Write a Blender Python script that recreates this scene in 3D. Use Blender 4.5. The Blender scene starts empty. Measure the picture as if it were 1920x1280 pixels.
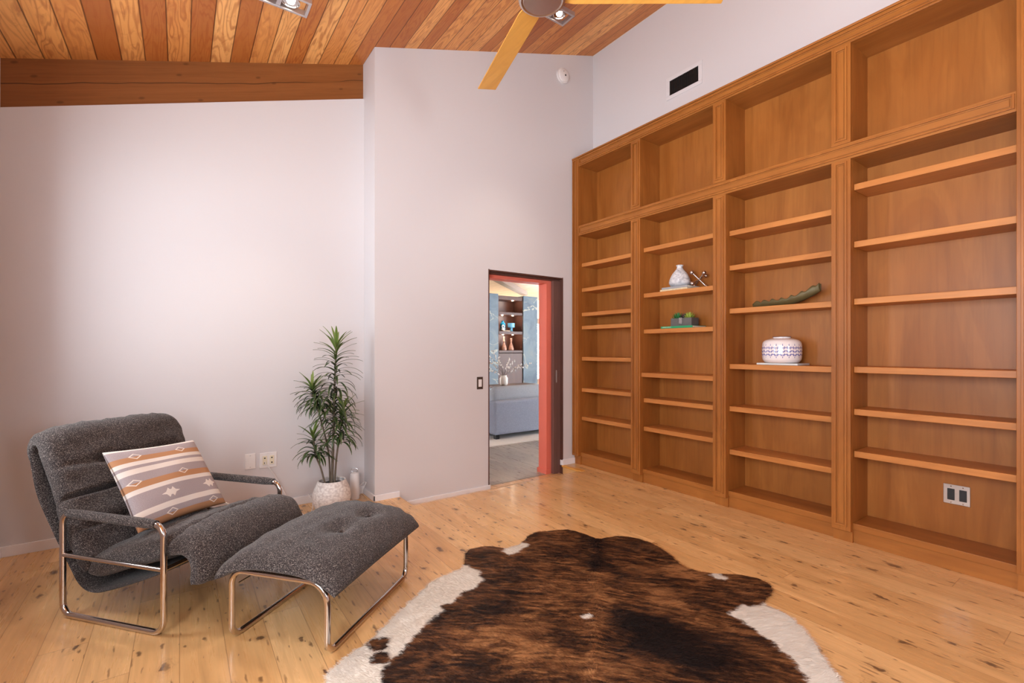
import bpy, bmesh, math, random
import numpy as np
from mathutils import Vector, Matrix
from mathutils.geometry import delaunay_2d_cdt

random.seed(7); rng = np.random.default_rng(7)
PI = math.pi
SC = bpy.context.scene
COL = SC.collection

# ------------------------------------------------------------------ camera
H = 1.217
cd = bpy.data.cameras.new('camera'); cam = bpy.data.objects.new('camera', cd); COL.objects.link(cam)
cd.sensor_width = 36.0; cd.lens = 877.0 / 1920 * 36; cd.shift_y = 15.0 / 1920; cd.clip_start = 0.05; cd.clip_end = 100
cam.location = (0, 0, H); cam.rotation_euler = (PI / 2, 0, math.radians(-35.4))
SC.camera = cam

# ------------------------------------------------------------------ world, light, exposure
SC.view_settings.view_transform = 'Standard'; SC.view_settings.look = 'None'
SC.view_settings.gamma = 1; SC.view_settings.use_curve_mapping = False
SC.view_settings.exposure = -0.14
w = bpy.data.worlds.new('world'); SC.world = w; w.use_nodes = True
bg = w.node_tree.nodes['Background']; bg.inputs[0].default_value = (0.88, 0.96, 1.03, 1); bg.inputs[1].default_value = 12.0
_t = w.node_tree; _c = _t.nodes.new('ShaderNodeTexCoord'); _s = _t.nodes.new('ShaderNodeSeparateXYZ'); _r = _t.nodes.new('ShaderNodeMapRange')
_t.links.new(_c.outputs['Generated'], _s.inputs[0]); _t.links.new(_s.outputs['Z'], _r.inputs[0])
for _i, _v in enumerate((-0.12, 0.06, 33.0, 19.0)): _r.inputs[_i + 1].default_value = _v       # lower half brightened as added up-light for the ceiling, softer sky above
_t.links.new(_r.outputs[0], bg.inputs['Strength'])

def portal(name, loc, rot, sx, sy):
    l = bpy.data.lights.new(name, 'AREA'); l.shape = 'RECTANGLE'; l.size = sx; l.size_y = sy
    l.cycles.is_portal = True
    o = bpy.data.objects.new(name, l); COL.objects.link(o); o.location = loc; o.rotation_euler = rot
# left wall glazing (z 0.05..2.3, y WY0..WY1), then added fill openings, left and rear
WY0, WY1, WZ0, WZ1 = 2.72, 3.17, 0.85, 2.3
VY0, VY1 = -0.8, 1.3
RX0, RX1, RZ0, RZ1 = 0.9, 1.55, 1.0, 2.2
RY = -2.6
portal('opening_portal', (-0.95, (WY0 + WY1) / 2, (WZ0 + WZ1) / 2), (0, -PI / 2, 0), WZ1 - WZ0, WY1 - WY0)
portal('opening_portal', ((RX0 + RX1) / 2, RY - 0.07, (RZ0 + RZ1) / 2), (-PI / 2, 0, PI), RX1 - RX0, RZ1 - RZ0)
portal('opening_portal', (-0.95, (VY0 + VY1) / 2, (WZ0 + WZ1) / 2), (0, -PI / 2, 0), WZ1 - WZ0, VY1 - VY0)

# ------------------------------------------------------------------ material helpers
def lin(c):
    return tuple(((x / 255.0) / 12.92 if x <= 10 else (((x / 255.0) + 0.055) / 1.055) ** 2.4) for x in c) + (1.0,)

class NT:
    def __init__(s, name, rough=0.5, metal=0.0, coat=0.0, spec=0.5):
        s.m = bpy.data.materials.new(name); s.m.use_nodes = True
        s.t = s.m.node_tree; s.b = s.t.nodes['Principled BSDF']
        s.b.inputs['Roughness'].default_value = rough; s.b.inputs['Metallic'].default_value = metal
        s.b.inputs['Coat Weight'].default_value = coat; s.b.inputs['Specular IOR Level'].default_value = spec
    def n(s, typ, **k):
        x = s.t.nodes.new(typ)
        for a, v in k.items(): setattr(x, a, v)
        return x
    def link(s, a, b): s.t.links.new(a, b)
    def val(s, sock, v):
        if hasattr(v, 'is_linked') or isinstance(v, bpy.types.NodeSocket): s.link(v, sock)
        else: sock.default_value = v
    def coord(s, which='Object'): return s.n('ShaderNodeTexCoord').outputs[which]
    def attr(s, name, out='Fac'):
        x = s.n('ShaderNodeAttribute'); x.attribute_name = name; return x.outputs[out]
    def mapping(s, vec, scale=(1, 1, 1), rot=(0, 0, 0), loc=(0, 0, 0)):
        x = s.n('ShaderNodeMapping'); s.link(vec, x.inputs[0]); x.inputs['Scale'].default_value = scale
        x.inputs['Rotation'].default_value = rot; x.inputs['Location'].default_value = loc; return x.outputs[0]
    def noise(s, vec, scale=5, detail=3, rough=0.5, dist=0.0, out='Fac'):
        x = s.n('ShaderNodeTexNoise'); s.link(vec, x.inputs['Vector']); x.inputs['Scale'].default_value = scale
        x.inputs['Detail'].default_value = detail; x.inputs['Roughness'].default_value = rough; x.inputs['Distortion'].default_value = dist
        return x.outputs[out]
    def math(s, op, a, b=0.0, c=0.0, clamp=False):
        x = s.n('ShaderNodeMath', operation=op); x.use_clamp = clamp
        s.val(x.inputs[0], a); s.val(x.inputs[1], b); s.val(x.inputs[2], c); return x.outputs[0]
    def sep(s, vec):
        x = s.n('ShaderNodeSeparateXYZ'); s.link(vec, x.inputs[0]); return x.outputs
    def comb(s, a, b, c):
        x = s.n('ShaderNodeCombineXYZ')
        for i, v in enumerate((a, b, c)): s.val(x.inputs[i], v)
        return x.outputs[0]
    def ramp(s, fac, stops, interp='LINEAR'):
        x = s.n('ShaderNodeValToRGB'); s.link(fac, x.inputs[0]); r = x.color_ramp; r.interpolation = interp
        while len(r.elements) > 1: r.elements.remove(r.elements[-1])
        r.elements[0].position = stops[0][0]; r.elements[0].color = stops[0][1]
        for p, c in stops[1:]:
            e = r.elements.new(p); e.color = c
        return x.outputs[0]
    def mix(s, fac, a, b, mode='MIX'):
        x = s.n('ShaderNodeMix', data_type='RGBA', blend_type=mode)
        s.val(x.inputs[0], fac); s.val(x.inputs[6], a); s.val(x.inputs[7], b); return x.outputs[2]
    def map_range(s, v, a, b, c=0.0, d=1.0):
        x = s.n('ShaderNodeMapRange'); s.link(v, x.inputs[0])
        for i, q in enumerate((a, b, c, d)): x.inputs[i + 1].default_value = q
        return x.outputs[0]
    def bump(s, h, strength=0.3, dist=0.01):
        x = s.n('ShaderNodeBump'); s.link(h, x.inputs['Height']); x.inputs['Strength'].default_value = strength
        x.inputs['Distance'].default_value = dist; s.link(x.outputs[0], s.b.inputs['Normal'])
    def color(s, v): s.val(s.b.inputs['Base Color'], v); return s.m
    def rough(s, v): s.val(s.b.inputs['Roughness'], v)

def flat(name, rgb, rough=0.5, metal=0.0, nz=0.04, scale=30, **k):
    t = NT(name, rough, metal, **k)
    v = t.noise(t.coord(), scale, 3)
    c = lin(rgb); a = tuple(x * (1 - nz) for x in c[:3]) + (1,); b = tuple(min(1, x * (1 + nz)) for x in c[:3]) + (1,)
    return t.color(t.mix(v, a, b))

def paint(name, rgb, rough=0.55):
    t = NT(name, rough, spec=0.3)
    co = t.coord()
    v = t.noise(co, 2.0, 3); c = lin(rgb)
    t.color(t.mix(v, tuple(x * 0.985 for x in c[:3]) + (1,), c))
    t.bump(t.noise(co, 160, 2), 0.08, 0.002)
    return t.m

def emis(name, rgb, st):
    t = NT(name); t.b.inputs['Base Color'].default_value = lin(rgb)
    t.b.inputs['Emission Color'].default_value = lin(rgb); t.b.inputs['Emission Strength'].default_value = st
    return t.m

M = {}
M['wall'] = paint('wall_paint', (210, 204, 205))
M['wall_soft'] = paint('wall_paint_satin', (216, 210, 211))
M['trim'] = paint('trim_paint', (232, 228, 230), 0.35)
M['coral'] = paint('coral_paint', (222, 112, 92), 0.5)
M['white_plastic'] = flat('white_plastic', (228, 222, 220), 0.35)
M['cream_plastic'] = flat('cream_plastic', (222, 210, 184), 0.4)
M['black_plastic'] = flat('black_plastic', (26, 22, 22), 0.45)
M['black_slot'] = flat('black_slot', (14, 12, 12), 0.6)
M['bronze'] = flat('bronze_plate', (92, 78, 70), 0.35, 0.6)
M['chrome'] = flat('chrome', (205, 198, 194), 0.12, 1.0, 0.02)
M['steel'] = flat('brushed_steel', (206, 196, 190), 0.3, 1.0, 0.05)
M['nickel'] = flat('satin_nickel', (196, 190, 190), 0.35, 0.85)
M['soil'] = flat('soil', (60, 62, 66), 0.9, nz=0.5, scale=120)

def wood_floor(name, a, b, knots=1.0, width=0.154, coat=0.25, rough=0.28):
    t = NT(name, rough, coat=coat); t.b.inputs['Coat Roughness'].default_value = 0.12
    co = t.coord(); x, y, z = t.sep(co)
    xs = t.math('DIVIDE', t.math('ADD', x, 20.02), width); ix = t.math('FLOOR', xs); fx = t.math('FRACT', xs)
    wn = t.n('ShaderNodeTexWhiteNoise', noise_dimensions='1D'); t.link(ix, wn.inputs['W'])
    off = t.math('MULTIPLY', wn.outputs['Value'], 7.3)
    ys = t.math('DIVIDE', t.math('ADD', t.math('ADD', y, 20), off), 1.9); iy = t.math('FLOOR', ys); fy = t.math('FRACT', ys)
    wn2 = t.n('ShaderNodeTexWhiteNoise', noise_dimensions='2D'); t.link(t.comb(ix, iy, 0), wn2.inputs['Vector'])
    pid = wn2.outputs['Value']
    pv = t.comb(t.math('ADD', x, t.math('MULTIPLY', pid, 13.0)), t.math('ADD', y, t.math('MULTIPLY', pid, 31.0)), 0)
    # long grain
    warp = t.noise(t.mapping(pv, (5, 1.0, 1)), 1.5, 3, 0.5, 0.6)
    g1 = t.noise(t.mapping(pv, (38, 1.6, 1)), 1.0, 4, 0.6, 1.2)
    rings = t.math('SINE', t.math('MULTIPLY', t.noise(t.mapping(pv, (9, 0.9, 1)), 1.0, 2, 0.5, 0.7), 60.0))
    rings = t.map_range(rings, -1, 1)
    col = t.mix(t.map_range(pid, 0, 1), lin(a), lin(b))
    dk = tuple(v * 0.62 for v in lin(b)[:3]) + (1,)
    col = t.mix(t.math('MULTIPLY', t.map_range(g1, 0.45, 0.8), 0.55, clamp=True), col, dk)
    col = t.mix(t.math('MULTIPLY', rings, 0.10), col, dk)
    lt = tuple(min(1, v * 1.25) for v in lin(a)[:3]) + (1,)
    col = t.mix(t.math('MULTIPLY', t.map_range(warp, 0.5, 0.75), 0.5, clamp=True), col, lt)
    # knots: large with ring, small dashes
    def knot(sx, sy, thr, size, seedoff):
        v = t.n('ShaderNodeTexVoronoi', feature='F1', voronoi_dimensions='2D'); v.inputs['Scale'].default_value = 1.0
        nd = t.noise(pv, 22, 2, out='Color')
        vv = t.n('ShaderNodeVectorMath', operation='MULTIPLY_ADD'); t.link(nd, vv.inputs[0]); vv.inputs[1].default_value = (0.35, 0.35, 0)
        t.link(t.mapping(pv, (sx, sy, 1), loc=(seedoff, seedoff * 2, 0)), vv.inputs[2]); t.link(vv.outputs[0], v.inputs['Vector'])
        cr = t.sep(v.outputs['Color'])
        has = t.math('GREATER_THAN', cr[0], thr)
        d = v.outputs['Distance']
        rad = t.math('MULTIPLY_ADD', cr[1], size, size * 0.4)
        q = t.math('DIVIDE', d, rad)
        return has, q
    has, q = knot(6.5, 3.6, 0.50, 0.085, 3.0)
    core = t.math('MULTIPLY', has, t.map_range(q, 1.0, 0.55), clamp=True)
    halo = t.math('MULTIPLY', has, t.map_range(q, 2.6, 0.8), clamp=True)
    ring = t.math('MULTIPLY', halo, t.map_range(t.math('SINE', t.math('MULTIPLY', q, 9.0)), -0.2, 1.0), clamp=True)
    col = t.mix(t.math('MULTIPLY', halo, 0.30 * knots), col, dk)
    col = t.mix(t.math('MULTIPLY', ring, 0.35 * knots), col, lin((120, 78, 48)))
    col = t.mix(t.math('MULTIPLY', core, 0.75 * knots), col, lin((66, 42, 32)))
    has2, q2 = knot(15, 6.0, 0.50, 0.085, 11.0)
    c2 = t.math('MULTIPLY', has2, t.map_range(q2, 1.3, 0.5), clamp=True)
    col = t.mix(t.math('MULTIPLY', c2, 0.7 * knots), col, lin((78, 46, 30)))
    has3, q3 = knot(30, 5.0, 0.60, 0.11, 23.0)
    c3 = t.math('MULTIPLY', has3, t.map_range(q3, 1.3, 0.5), clamp=True)
    col = t.mix(t.math('MULTIPLY', c3, 0.6 * knots), col, lin((100, 62, 38)))
    # seams
    ex = t.math('MINIMUM', fx, t.math('SUBTRACT', 1.0, fx)); ey = t.math('MINIMUM', fy, t.math('SUBTRACT', 1.0, fy))
    seam = t.math('MAXIMUM', t.map_range(ex, 0.012, 0.004), t.map_range(ey, 0.0011, 0.0004))
    col = t.mix(t.math('MULTIPLY', seam, 0.55, clamp=True), col, lin((120, 76, 44)))
    t.color(col)
    t.rough(t.map_range(g1, 0.3, 0.8, rough - 0.04, rough + 0.12))
    hh = t.math('SUBTRACT', t.math('MULTIPLY', g1, 0.3), seam)
    t.bump(hh, 0.12, 0.002)
    return t.m
M['floor'] = wood_floor('floor_boards', (226, 180, 124), (208, 158, 102))
M['floor2'] = wood_floor('hall_boards', (176, 166, 152), (150, 140, 130), 0.8)

def ceiling_mat():
    t = NT('cedar_ceiling', 0.45, spec=0.4); co = t.coord(); x, y, z = t.sep(co)
    xs = t.math('DIVIDE', t.math('ADD', x, 12.2 + 0.674 - 0.122 * 5), 0.122); ix = t.math('FLOOR', xs); fx = t.math('FRACT', xs)
    wn = t.n('ShaderNodeTexWhiteNoise', noise_dimensions='1D'); t.link(ix, wn.inputs['W']); pid = wn.outputs['Value']
    wn2 = t.n('ShaderNodeTexWhiteNoise', noise_dimensions='1D'); t.link(t.math('ADD', ix, 51.0), wn2.inputs['W']); p2 = wn2.outputs['Value']
    pv = t.comb(t.math('ADD', x, t.math('MULTIPLY', pid, 17.0)), t.math('ADD', y, t.math('MULTIPLY', p2, 29.0)), 0)
    base = t.ramp(pid, [(0.0, lin((176, 100, 44))), (0.25, lin((212, 134, 66))), (0.5, lin((246, 176, 100))), (0.75, lin((252, 188, 114))), (1.0, lin((226, 148, 78)))])
    fl = t.noise(t.mapping(pv, (9.0, 1.1, 1)), 1.0, 2.5, 0.45, 0.35)
    s1 = t.map_range(t.math('SINE', t.math('MULTIPLY', fl, 85.0)), -1, 1)
    fl2 = t.noise(t.mapping(pv, (22, 7, 1)), 1.0, 3, 0.6, 0.8)
    str8 = t.noise(t.mapping(pv, (60, 0.8, 1)), 1.0, 3, 0.5, 0.3)
    dk = lin((166, 80, 30))
    amt = t.math('MULTIPLY', t.map_range(s1, 0.55, 1.0), t.map_range(p2, 0.0, 1.0, 0.25, 0.6), clamp=True)
    col = t.mix(amt, base, dk)
    col = t.mix(t.math('MULTIPLY', t.map_range(fl2, 0.52, 0.72), 0.45, clamp=True), col, dk)
    col = t.mix(t.math('MULTIPLY', t.map_range(str8, 0.5, 0.75), 0.3, clamp=True), col, dk)
    big = t.noise(t.mapping(pv, (4, 1.2, 1)), 1.0, 2)
    col = t.mix(t.math('MULTIPLY', t.map_range(big, 0.55, 0.8), 0.5, clamp=True), col, lin((150, 76, 32)))
    ex = t.math('MINIMUM', fx, t.math('SUBTRACT', 1.0, fx))
    gr = t.map_range(ex, 0.035, 0.012)
    col = t.mix(t.math('MULTIPLY', gr, 0.75, clamp=True), col, lin((66, 26, 10)))
    t.color(col); t.bump(t.math('SUBTRACT', t.math('MULTIPLY', s1, 0.03), gr), 0.5, 0.008)
    return t.m
M['ceiling'] = ceiling_mat()

def beam_mat(name, a, b, crack=True):
    t = NT(name, 0.55, spec=0.3); co = t.coord()
    sw = t.sep(co)
    pv = t.comb(sw[0], sw[1], t.math('SUBTRACT', sw[2], t.math('MULTIPLY', sw[0], 0.3337)))
    g = t.noise(t.mapping(pv, (0.7, 1, 26)), 1.0, 5, 0.6, 0.8)
    fine = t.noise(t.mapping(pv, (5, 5, 120)), 1.0, 3, 0.6)
    col = t.mix(t.map_range(g, 0.3, 0.7), lin(a), lin(b))
    dk = tuple(v * 0.55 for v in lin(a)[:3]) + (1,)
    col = t.mix(t.math('MULTIPLY', t.map_range(fine, 0.5, 0.8), 0.35, clamp=True), col, dk)
    if crack:
        s2 = t.sep(pv)
        wob = t.noise(t.mapping(pv, (1.2, 0, 0)), 1.0, 3)
        d = t.math('ABSOLUTE', t.math('SUBTRACT', s2[2], t.math('MULTIPLY_ADD', wob, 0.12, 3.01)))
        ck = t.math('MULTIPLY', t.map_range(d, 0.004, 0.0015), t.map_range(t.noise(t.mapping(pv, (1.5, 0, 0), loc=(5, 0, 0)), 1.0, 1), 0.32, 0.42), clamp=True)
        col = t.mix(t.math('MULTIPLY', ck, 0.8), col, lin((48, 24, 8)))
        v = t.n('ShaderNodeTexVoronoi', voronoi_dimensions='2D'); v.inputs['Scale'].default_value = 2.6; t.link(t.comb(s2[0], t.math('MULTIPLY', s2[2], 2.0), 0), v.inputs['Vector'])
        kn = t.map_range(v.outputs['Distance'], 0.055, 0.025)
        col = t.mix(t.math('MULTIPLY', kn, 0.5, clamp=True), col, lin((70, 36, 14)))
    t.color(col); t.bump(g, 0.15, 0.004)
    return t.m
M['beam'] = beam_mat('painted_beam', (128, 74, 32), (142, 86, 42))
M['pale_beam'] = beam_mat('pale_wood', (196, 160, 124), (214, 182, 148), False)
M['dark_beam'] = beam_mat('dark_timber', (112, 84, 66), (128, 98, 78), False)

def case_wood(name, a, b, vert=True, rough=0.4, coat=0.0):
    t = NT(name, rough, coat=coat, spec=0.32); t.b.inputs['Coat Roughness'].default_value = 0.2
    co = t.coord()
    sc = (3, 3, 0.6) if vert else (3, 0.6, 3)
    fig = t.noise(t.mapping(co, sc), 1.3, 3, 0.5, 1.4)
    sc2 = (40, 40, 2.2) if vert else (40, 2.2, 40)
    gr = t.noise(t.mapping(co, sc2), 1.0, 4, 0.6, 0.5)
    wv = t.map_range(t.math('SINE', t.math('MULTIPLY', fig, 55)), -1, 1)
    col = t.mix(t.map_range(fig, 0.3, 0.7), lin(a), lin(b))
    dk = tuple(v * 0.6 for v in lin(a)[:3]) + (1,)
    col = t.mix(t.math('MULTIPLY', t.map_range(gr, 0.45, 0.8), 0.4, clamp=True), col, dk)
    col = t.mix(t.math('MULTIPLY', wv, 0.09), col, dk)
    bl = t.noise(co, 1.7, 4, 0.6)
    col = t.mix(t.math('MULTIPLY', t.map_range(bl, 0.5, 0.75), 0.35, clamp=True), col, tuple(v * 0.75 for v in lin(a)[:3]) + (1,))
    t.color(col); t.bump(gr, 0.04, 0.002)
    return t.m
M['case'] = case_wood('stained_alder', (146, 84, 32), (170, 105, 47))
M['case_h'] = case_wood('stained_alder_rail', (150, 89, 37), (171, 107, 49), False)
M['case_s'] = case_wood('stained_alder_shelf', (178, 110, 54), (198, 130, 68), False)
M['maple'] = case_wood('honey_maple', (214, 150, 66), (226, 166, 82), False, 0.4)
M['dark_wood'] = case_wood('dark_walnut', (84, 54, 46), (96, 62, 52))
M['door_wood'] = case_wood('brown_door', (104, 74, 68), (116, 84, 76))

def fabric(name):
    t = NT(name, 0.95, spec=0.15); co = t.coord()
    a = t.noise(t.mapping(co, (620, 620, 260)), 1.0, 2, 0.6, 0.4)
    b = t.noise(t.mapping(co, (190, 190, 420)), 1.0, 2, 0.6, 0.6)
    c = t.noise(co, 14, 3)
    v = t.math('ADD', t.math('MULTIPLY', a, 0.6), t.math('MULTIPLY', b, 0.4))
    col = t.ramp(v, [(0.40, lin((16, 13, 14))), (0.48, lin((44, 38, 38))), (0.55, lin((72, 64, 63))), (0.64, lin((190, 178, 168)))])
    col = t.mix(t.math('MULTIPLY', c, 0.25), col, lin((70, 58, 56)))
    t.color(col); t.bump(v, 0.5, 0.003)
    t.b.inputs['Sheen Weight'].default_value = 0.15
    return t.m
M['tweed'] = fabric('grey_tweed')

# ------------------------------------------------------------------ mesh helpers
class MB:
    def __init__(s): s.v = []; s.f = []
    def add(s, vs, fs):
        o = len(s.v); s.v += [tuple(v) for v in vs]; s.f += [tuple(i + o for i in f) for f in fs]; return s
    def box(s, x0, x1, y0, y1, z0, z1):
        if x0 > x1: x0, x1 = x1, x0
        if y0 > y1: y0, y1 = y1, y0
        if z0 > z1: z0, z1 = z1, z0
        return s.add([(x0, y0, z0), (x1, y0, z0), (x1, y1, z0), (x0, y1, z0), (x0, y0, z1), (x1, y0, z1), (x1, y1, z1), (x0, y1, z1)],
                     [(0, 3, 2, 1), (4, 5, 6, 7), (0, 1, 5, 4), (1, 2, 6, 5), (2, 3, 7, 6), (3, 0, 4, 7)])
    def prism(s, poly, axis, a, b):
        """poly of 2-D points extruded along axis from a to b"""
        def P(p, t): return {'x': (t, p[0], p[1]), 'y': (p[0], t, p[1]), 'z': (p[0], p[1], t)}[axis]
        n = len(poly); vs = [P(p, a) for p in poly] + [P(p, b) for p in poly]
        fs = [tuple(range(n))[::-1], tuple(range(n, 2 * n))] + [(i, (i + 1) % n, n + (i + 1) % n, n + i) for i in range(n)]
        return s.add(vs, fs)
    def tube(s, pts, r, seg=12, closed=False, cap=True):
        pts = [Vector(p) for p in pts]; n = len(pts); rings = []
        rr = r if isinstance(r, (list, tuple)) else [r] * n
        up = None
        for i, p in enumerate(pts):
            if closed: d = (pts[(i + 1) % n] - pts[i - 1])
            else: d = pts[min(i + 1, n - 1)] - pts[max(i - 1, 0)]
            d.normalize()
            if up is None:
                up = Vector((0, 0, 1)) if abs(d.z) < 0.9 else Vector((1, 0, 0))
                up = (up - d * up.dot(d)).normalized()
            else:
                up = (up - d * up.dot(d)); up = up.normalized() if up.length > 1e-6 else d.orthogonal().normalized()
            sd = d.cross(up)
            rings.append([p + (up * math.cos(2 * PI * k / seg) + sd * math.sin(2 * PI * k / seg)) * rr[i] for k in range(seg)])
        vs = [v for R in rings for v in R]; fs = []
        m = n if closed else n - 1
        for i in range(m):
            j = (i + 1) % n
            for k in range(seg):
                fs.append((i * seg + k, i * seg + (k + 1) % seg, j * seg + (k + 1) % seg, j * seg + k))
        if cap and not closed:
            fs.append(tuple(range(seg))[::-1]); fs.append(tuple((n - 1) * seg + k for k in range(seg)))
        return s.add(vs, fs)
    def lathe(s, prof, c=(0, 0, 0), seg=32, axis='z', fn=None):
        vs = []; fs = []; n = len(prof)
        for k in range(seg):
            a = 2 * PI * k / seg
            for r, h in prof:
                if fn: r = fn(r, h, a)
                p = (r * math.cos(a), r * math.sin(a), h)
                if axis == 'y': p = (p[0], p[2], p[1])
                if axis == 'x': p = (p[2], p[0], p[1])
                vs.append((p[0] + c[0], p[1] + c[1], p[2] + c[2]))
        for k in range(seg):
            k2 = (k + 1) % seg
            for i in range(n - 1): fs.append((k * n + i, k2 * n + i, k2 * n + i + 1, k * n + i + 1))
        fs.append(tuple(k * n for k in range(seg))[::-1]); fs.append(tuple(k * n + n - 1 for k in range(seg)))
        return s.add(vs, fs)
    def sphere(s, c, r, seg=16, sc=(1, 1, 1)):
        pr = [(max(1e-4, r * math.sin(PI * i / 10)), -r * math.cos(PI * i / 10)) for i in range(11)]
        t = MB().lathe(pr, seg=seg); return s.add([(c[0] + v[0] * sc[0], c[1] + v[1] * sc[1], c[2] + v[2] * sc[2]) for v in t.v], t.f)
    def build(s, name, mat, parent=None, smooth=False, bevel=0.0, local=False, angle=40):
        me = bpy.data.meshes.new(name)
        off = Vector((0, 0, 0))
        if parent is not None and not local:
            off = Vector(WL[parent.name])
        me.from_pydata([tuple(Vector(v) - off) for v in s.v], [], s.f); me.validate(); me.update()
        bm = bmesh.new(); bm.from_mesh(me); bmesh.ops.recalc_face_normals(bm, faces=bm.faces); bm.to_mesh(me); bm.free()
        me.materials.append(M[mat] if isinstance(mat, str) else mat)
        if smooth:
            me.polygons.foreach_set('use_smooth', [True] * len(me.polygons))
            me.set_sharp_from_angle(angle=math.radians(angle))
        o = bpy.data.objects.new(name, me); COL.objects.link(o)
        if parent is not None: o.parent = parent; WL[o.name] = WL[parent.name]
        if bevel:
            b = o.modifiers.new('bevel', 'BEVEL'); b.width = bevel; b.segments = 2; b.limit_method = 'ANGLE'; b.angle_limit = 0.6
        return o
WL = {}     # world location of the frame a child mesh is written in
def bx(*a): return MB().box(*a)
def tag(o, label=None, cat=None, group=None, kind=None):
    if label: o['label'] = label
    if cat: o['category'] = cat
    if group: o['group'] = group
    if kind: o['kind'] = kind
    return o
def thing(name, loc, label, cat, group=None, rotz=0.0):
    o = bpy.data.objects.new(name, None); COL.objects.link(o); o.location = loc; o.rotation_euler = (0, 0, rotz)
    o.empty_display_size = 0.1; WL[o.name] = tuple(loc)
    return tag(o, label, cat, group)
def struct(name, mb, mat, **k):
    return tag(mb.build(name, mat, **k), kind='structure')
def arc_path(corners, rad, seg=8, closed=True):
    """polyline with rounded corners"""
    P = [Vector(c) for c in corners]; n = len(P); out = []
    rad = rad if isinstance(rad, (list, tuple)) else [rad] * n
    for i in range(n):
        if not closed and i in (0, n - 1): out.append(P[i]); continue
        a = (P[i - 1] - P[i]).normalized(); b = (P[(i + 1) % n] - P[i]).normalized()
        ang = a.angle(b); d = rad[i] / math.tan(ang / 2)
        p0 = P[i] + a * d; p1 = P[i] + b * d; cen = P[i] + (a + b).normalized() * (rad[i] / math.sin(ang / 2))
        for k in range(seg + 1):
            t = k / seg; v = (p0 - cen).slerp(p1 - cen, t) if True else None
            out.append(cen + v.normalized() * rad[i])
    return out
def bez(pts, n=24):
    """Catmull-Rom through points"""
    P = [Vector(p) for p in pts]; P = [P[0] * 2 - P[1]] + P + [P[-1] * 2 - P[-2]]; out = []
    for i in range(1, len(P) - 2):
        for k in range(n):
            t = k / n
            out.append(0.5 * ((2 * P[i]) + (P[i + 1] - P[i - 1]) * t + (2 * P[i - 1] - 5 * P[i] + 4 * P[i + 1] - P[i + 2]) * t * t + (3 * P[i] - P[i - 1] - 3 * P[i + 1] + P[i + 2]) * t ** 3))
    out.append(P[-2]); return out

# ------------------------------------------------------------------ room shell
XL, YW, YL, XR = -0.86, 3.70, 3.965, 3.73      # left wall, door wall, recessed wall, bookcase wall
XC = 1.277                                      # corner of the door wall
ZLOW = -0.09
def zc(x): return H + 2.002 + 0.3337 * x        # ceiling underside
DX0, DX1, DZ = 2.365, 3.285, H + 0.7507         # doorway

# floor with the ramp notch (x 1.485..3.285, y 3.42..3.70)
RX_0, RX_1, RYF = 1.485, 3.285, 3.42
fl = MB()
fl.add([(XL - .1, RY - .1, 0), (RX_0, RY - .1, 0), (RX_0, YL + .05, 0), (XL - .1, YL + .05, 0)], [(0, 1, 2, 3)])
fl.add([(RX_0, RY - .1, 0), (RX_1, RY - .1, 0), (RX_1, RYF, 0), (RX_0, RYF, 0)], [(0, 1, 2, 3)])
fl.add([(RX_1, RY - .1, 0), (XR + .1, RY - .1, 0), (XR + .1, YW + .05, 0), (RX_1, YW + .05, 0)], [(0, 1, 2, 3)])
fl.add([(RX_0, RYF, 0), (RX_1, RYF, 0), (RX_1, YW, ZLOW), (RX_0, YW, ZLOW)], [(0, 1, 2, 3)])
fl.add([(RX_0, YW, ZLOW), (RX_1, YW, ZLOW), (RX_1, YW + .09, ZLOW), (RX_0, YW + .09, ZLOW)], [(0, 1, 2, 3)])
fl.add([(RX_1, RYF, 0), (RX_1, YW, 0), (RX_1, YW, ZLOW)], [(0, 1, 2)])
fl.add([(RX_0, RYF, 0), (RX_0, YW, 0), (RX_0, YW, ZLOW)], [(0, 1, 2)])
me_floor = struct('floor', fl, 'floor')
struct('trim_1', bx(RX_1 - .018, RX_1 + .03, RYF - .02, YW, -.014, .004), 'maple', bevel=.003)

# ceiling (sloped slab)
struct('ceiling', MB().prism([(XL - .1, zc(XL - .1)), (XR + .1, zc(XR + .1)), (XR + .1, zc(XR + .1) + .1), (XL - .1, zc(XL - .1) + .1)], 'y', RY - .1, YL + .35), 'ceiling')
# timber beam over the recessed wall
struct('trim_3', MB().prism([(XL, zc(XL) - .30), (XC, zc(XC) - .30), (XC, zc(XC)), (XL, zc(XL))], 'y', 3.99, 4.15), 'beam')
# recessed wall, its top edge just in front of the beam
struct('wall_back', MB().prism([(XL - .1, -.02), (XC + .02, -.02), (XC + .02, zc(XC + .02) - .30), (XL - .1, zc(XL - .1) - .30)], 'y', YL, YL + .12), 'wall')
# door wall with opening
dw = MB()
dw.prism([(XC, ZLOW - .05), (DX0, ZLOW - .05), (DX0, zc(DX0) + .02), (XC, zc(XC) + .02)], 'y', YW, YW + .035)
dw.prism([(DX0, DZ), (DX1, DZ), (DX1, zc(DX1) + .02), (DX0, zc(DX0) + .02)], 'y', YW, YW + .035)
dw.prism([(DX1, -.02), (XR + .1, -.02), (XR + .1, zc(XR + .1) + .02), (DX1, zc(DX1) + .02)], 'y', YW, YW + .035)
dw.prism([(XC, ZLOW - .05), (XC + .035, ZLOW - .05), (XC + .035, zc(XC + .035) + .02), (XC, zc(XC) + .02)], 'y', YW + .035, YL + .25)
struct('wall_door', dw, 'wall')
struct('wall_right', MB().prism([(RY - .1, -.02), (YW + .02, -.02), (YW + .02, 4.5), (RY - .1, 4.5)], 'x', XR, XR + .12), 'wall')
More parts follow.
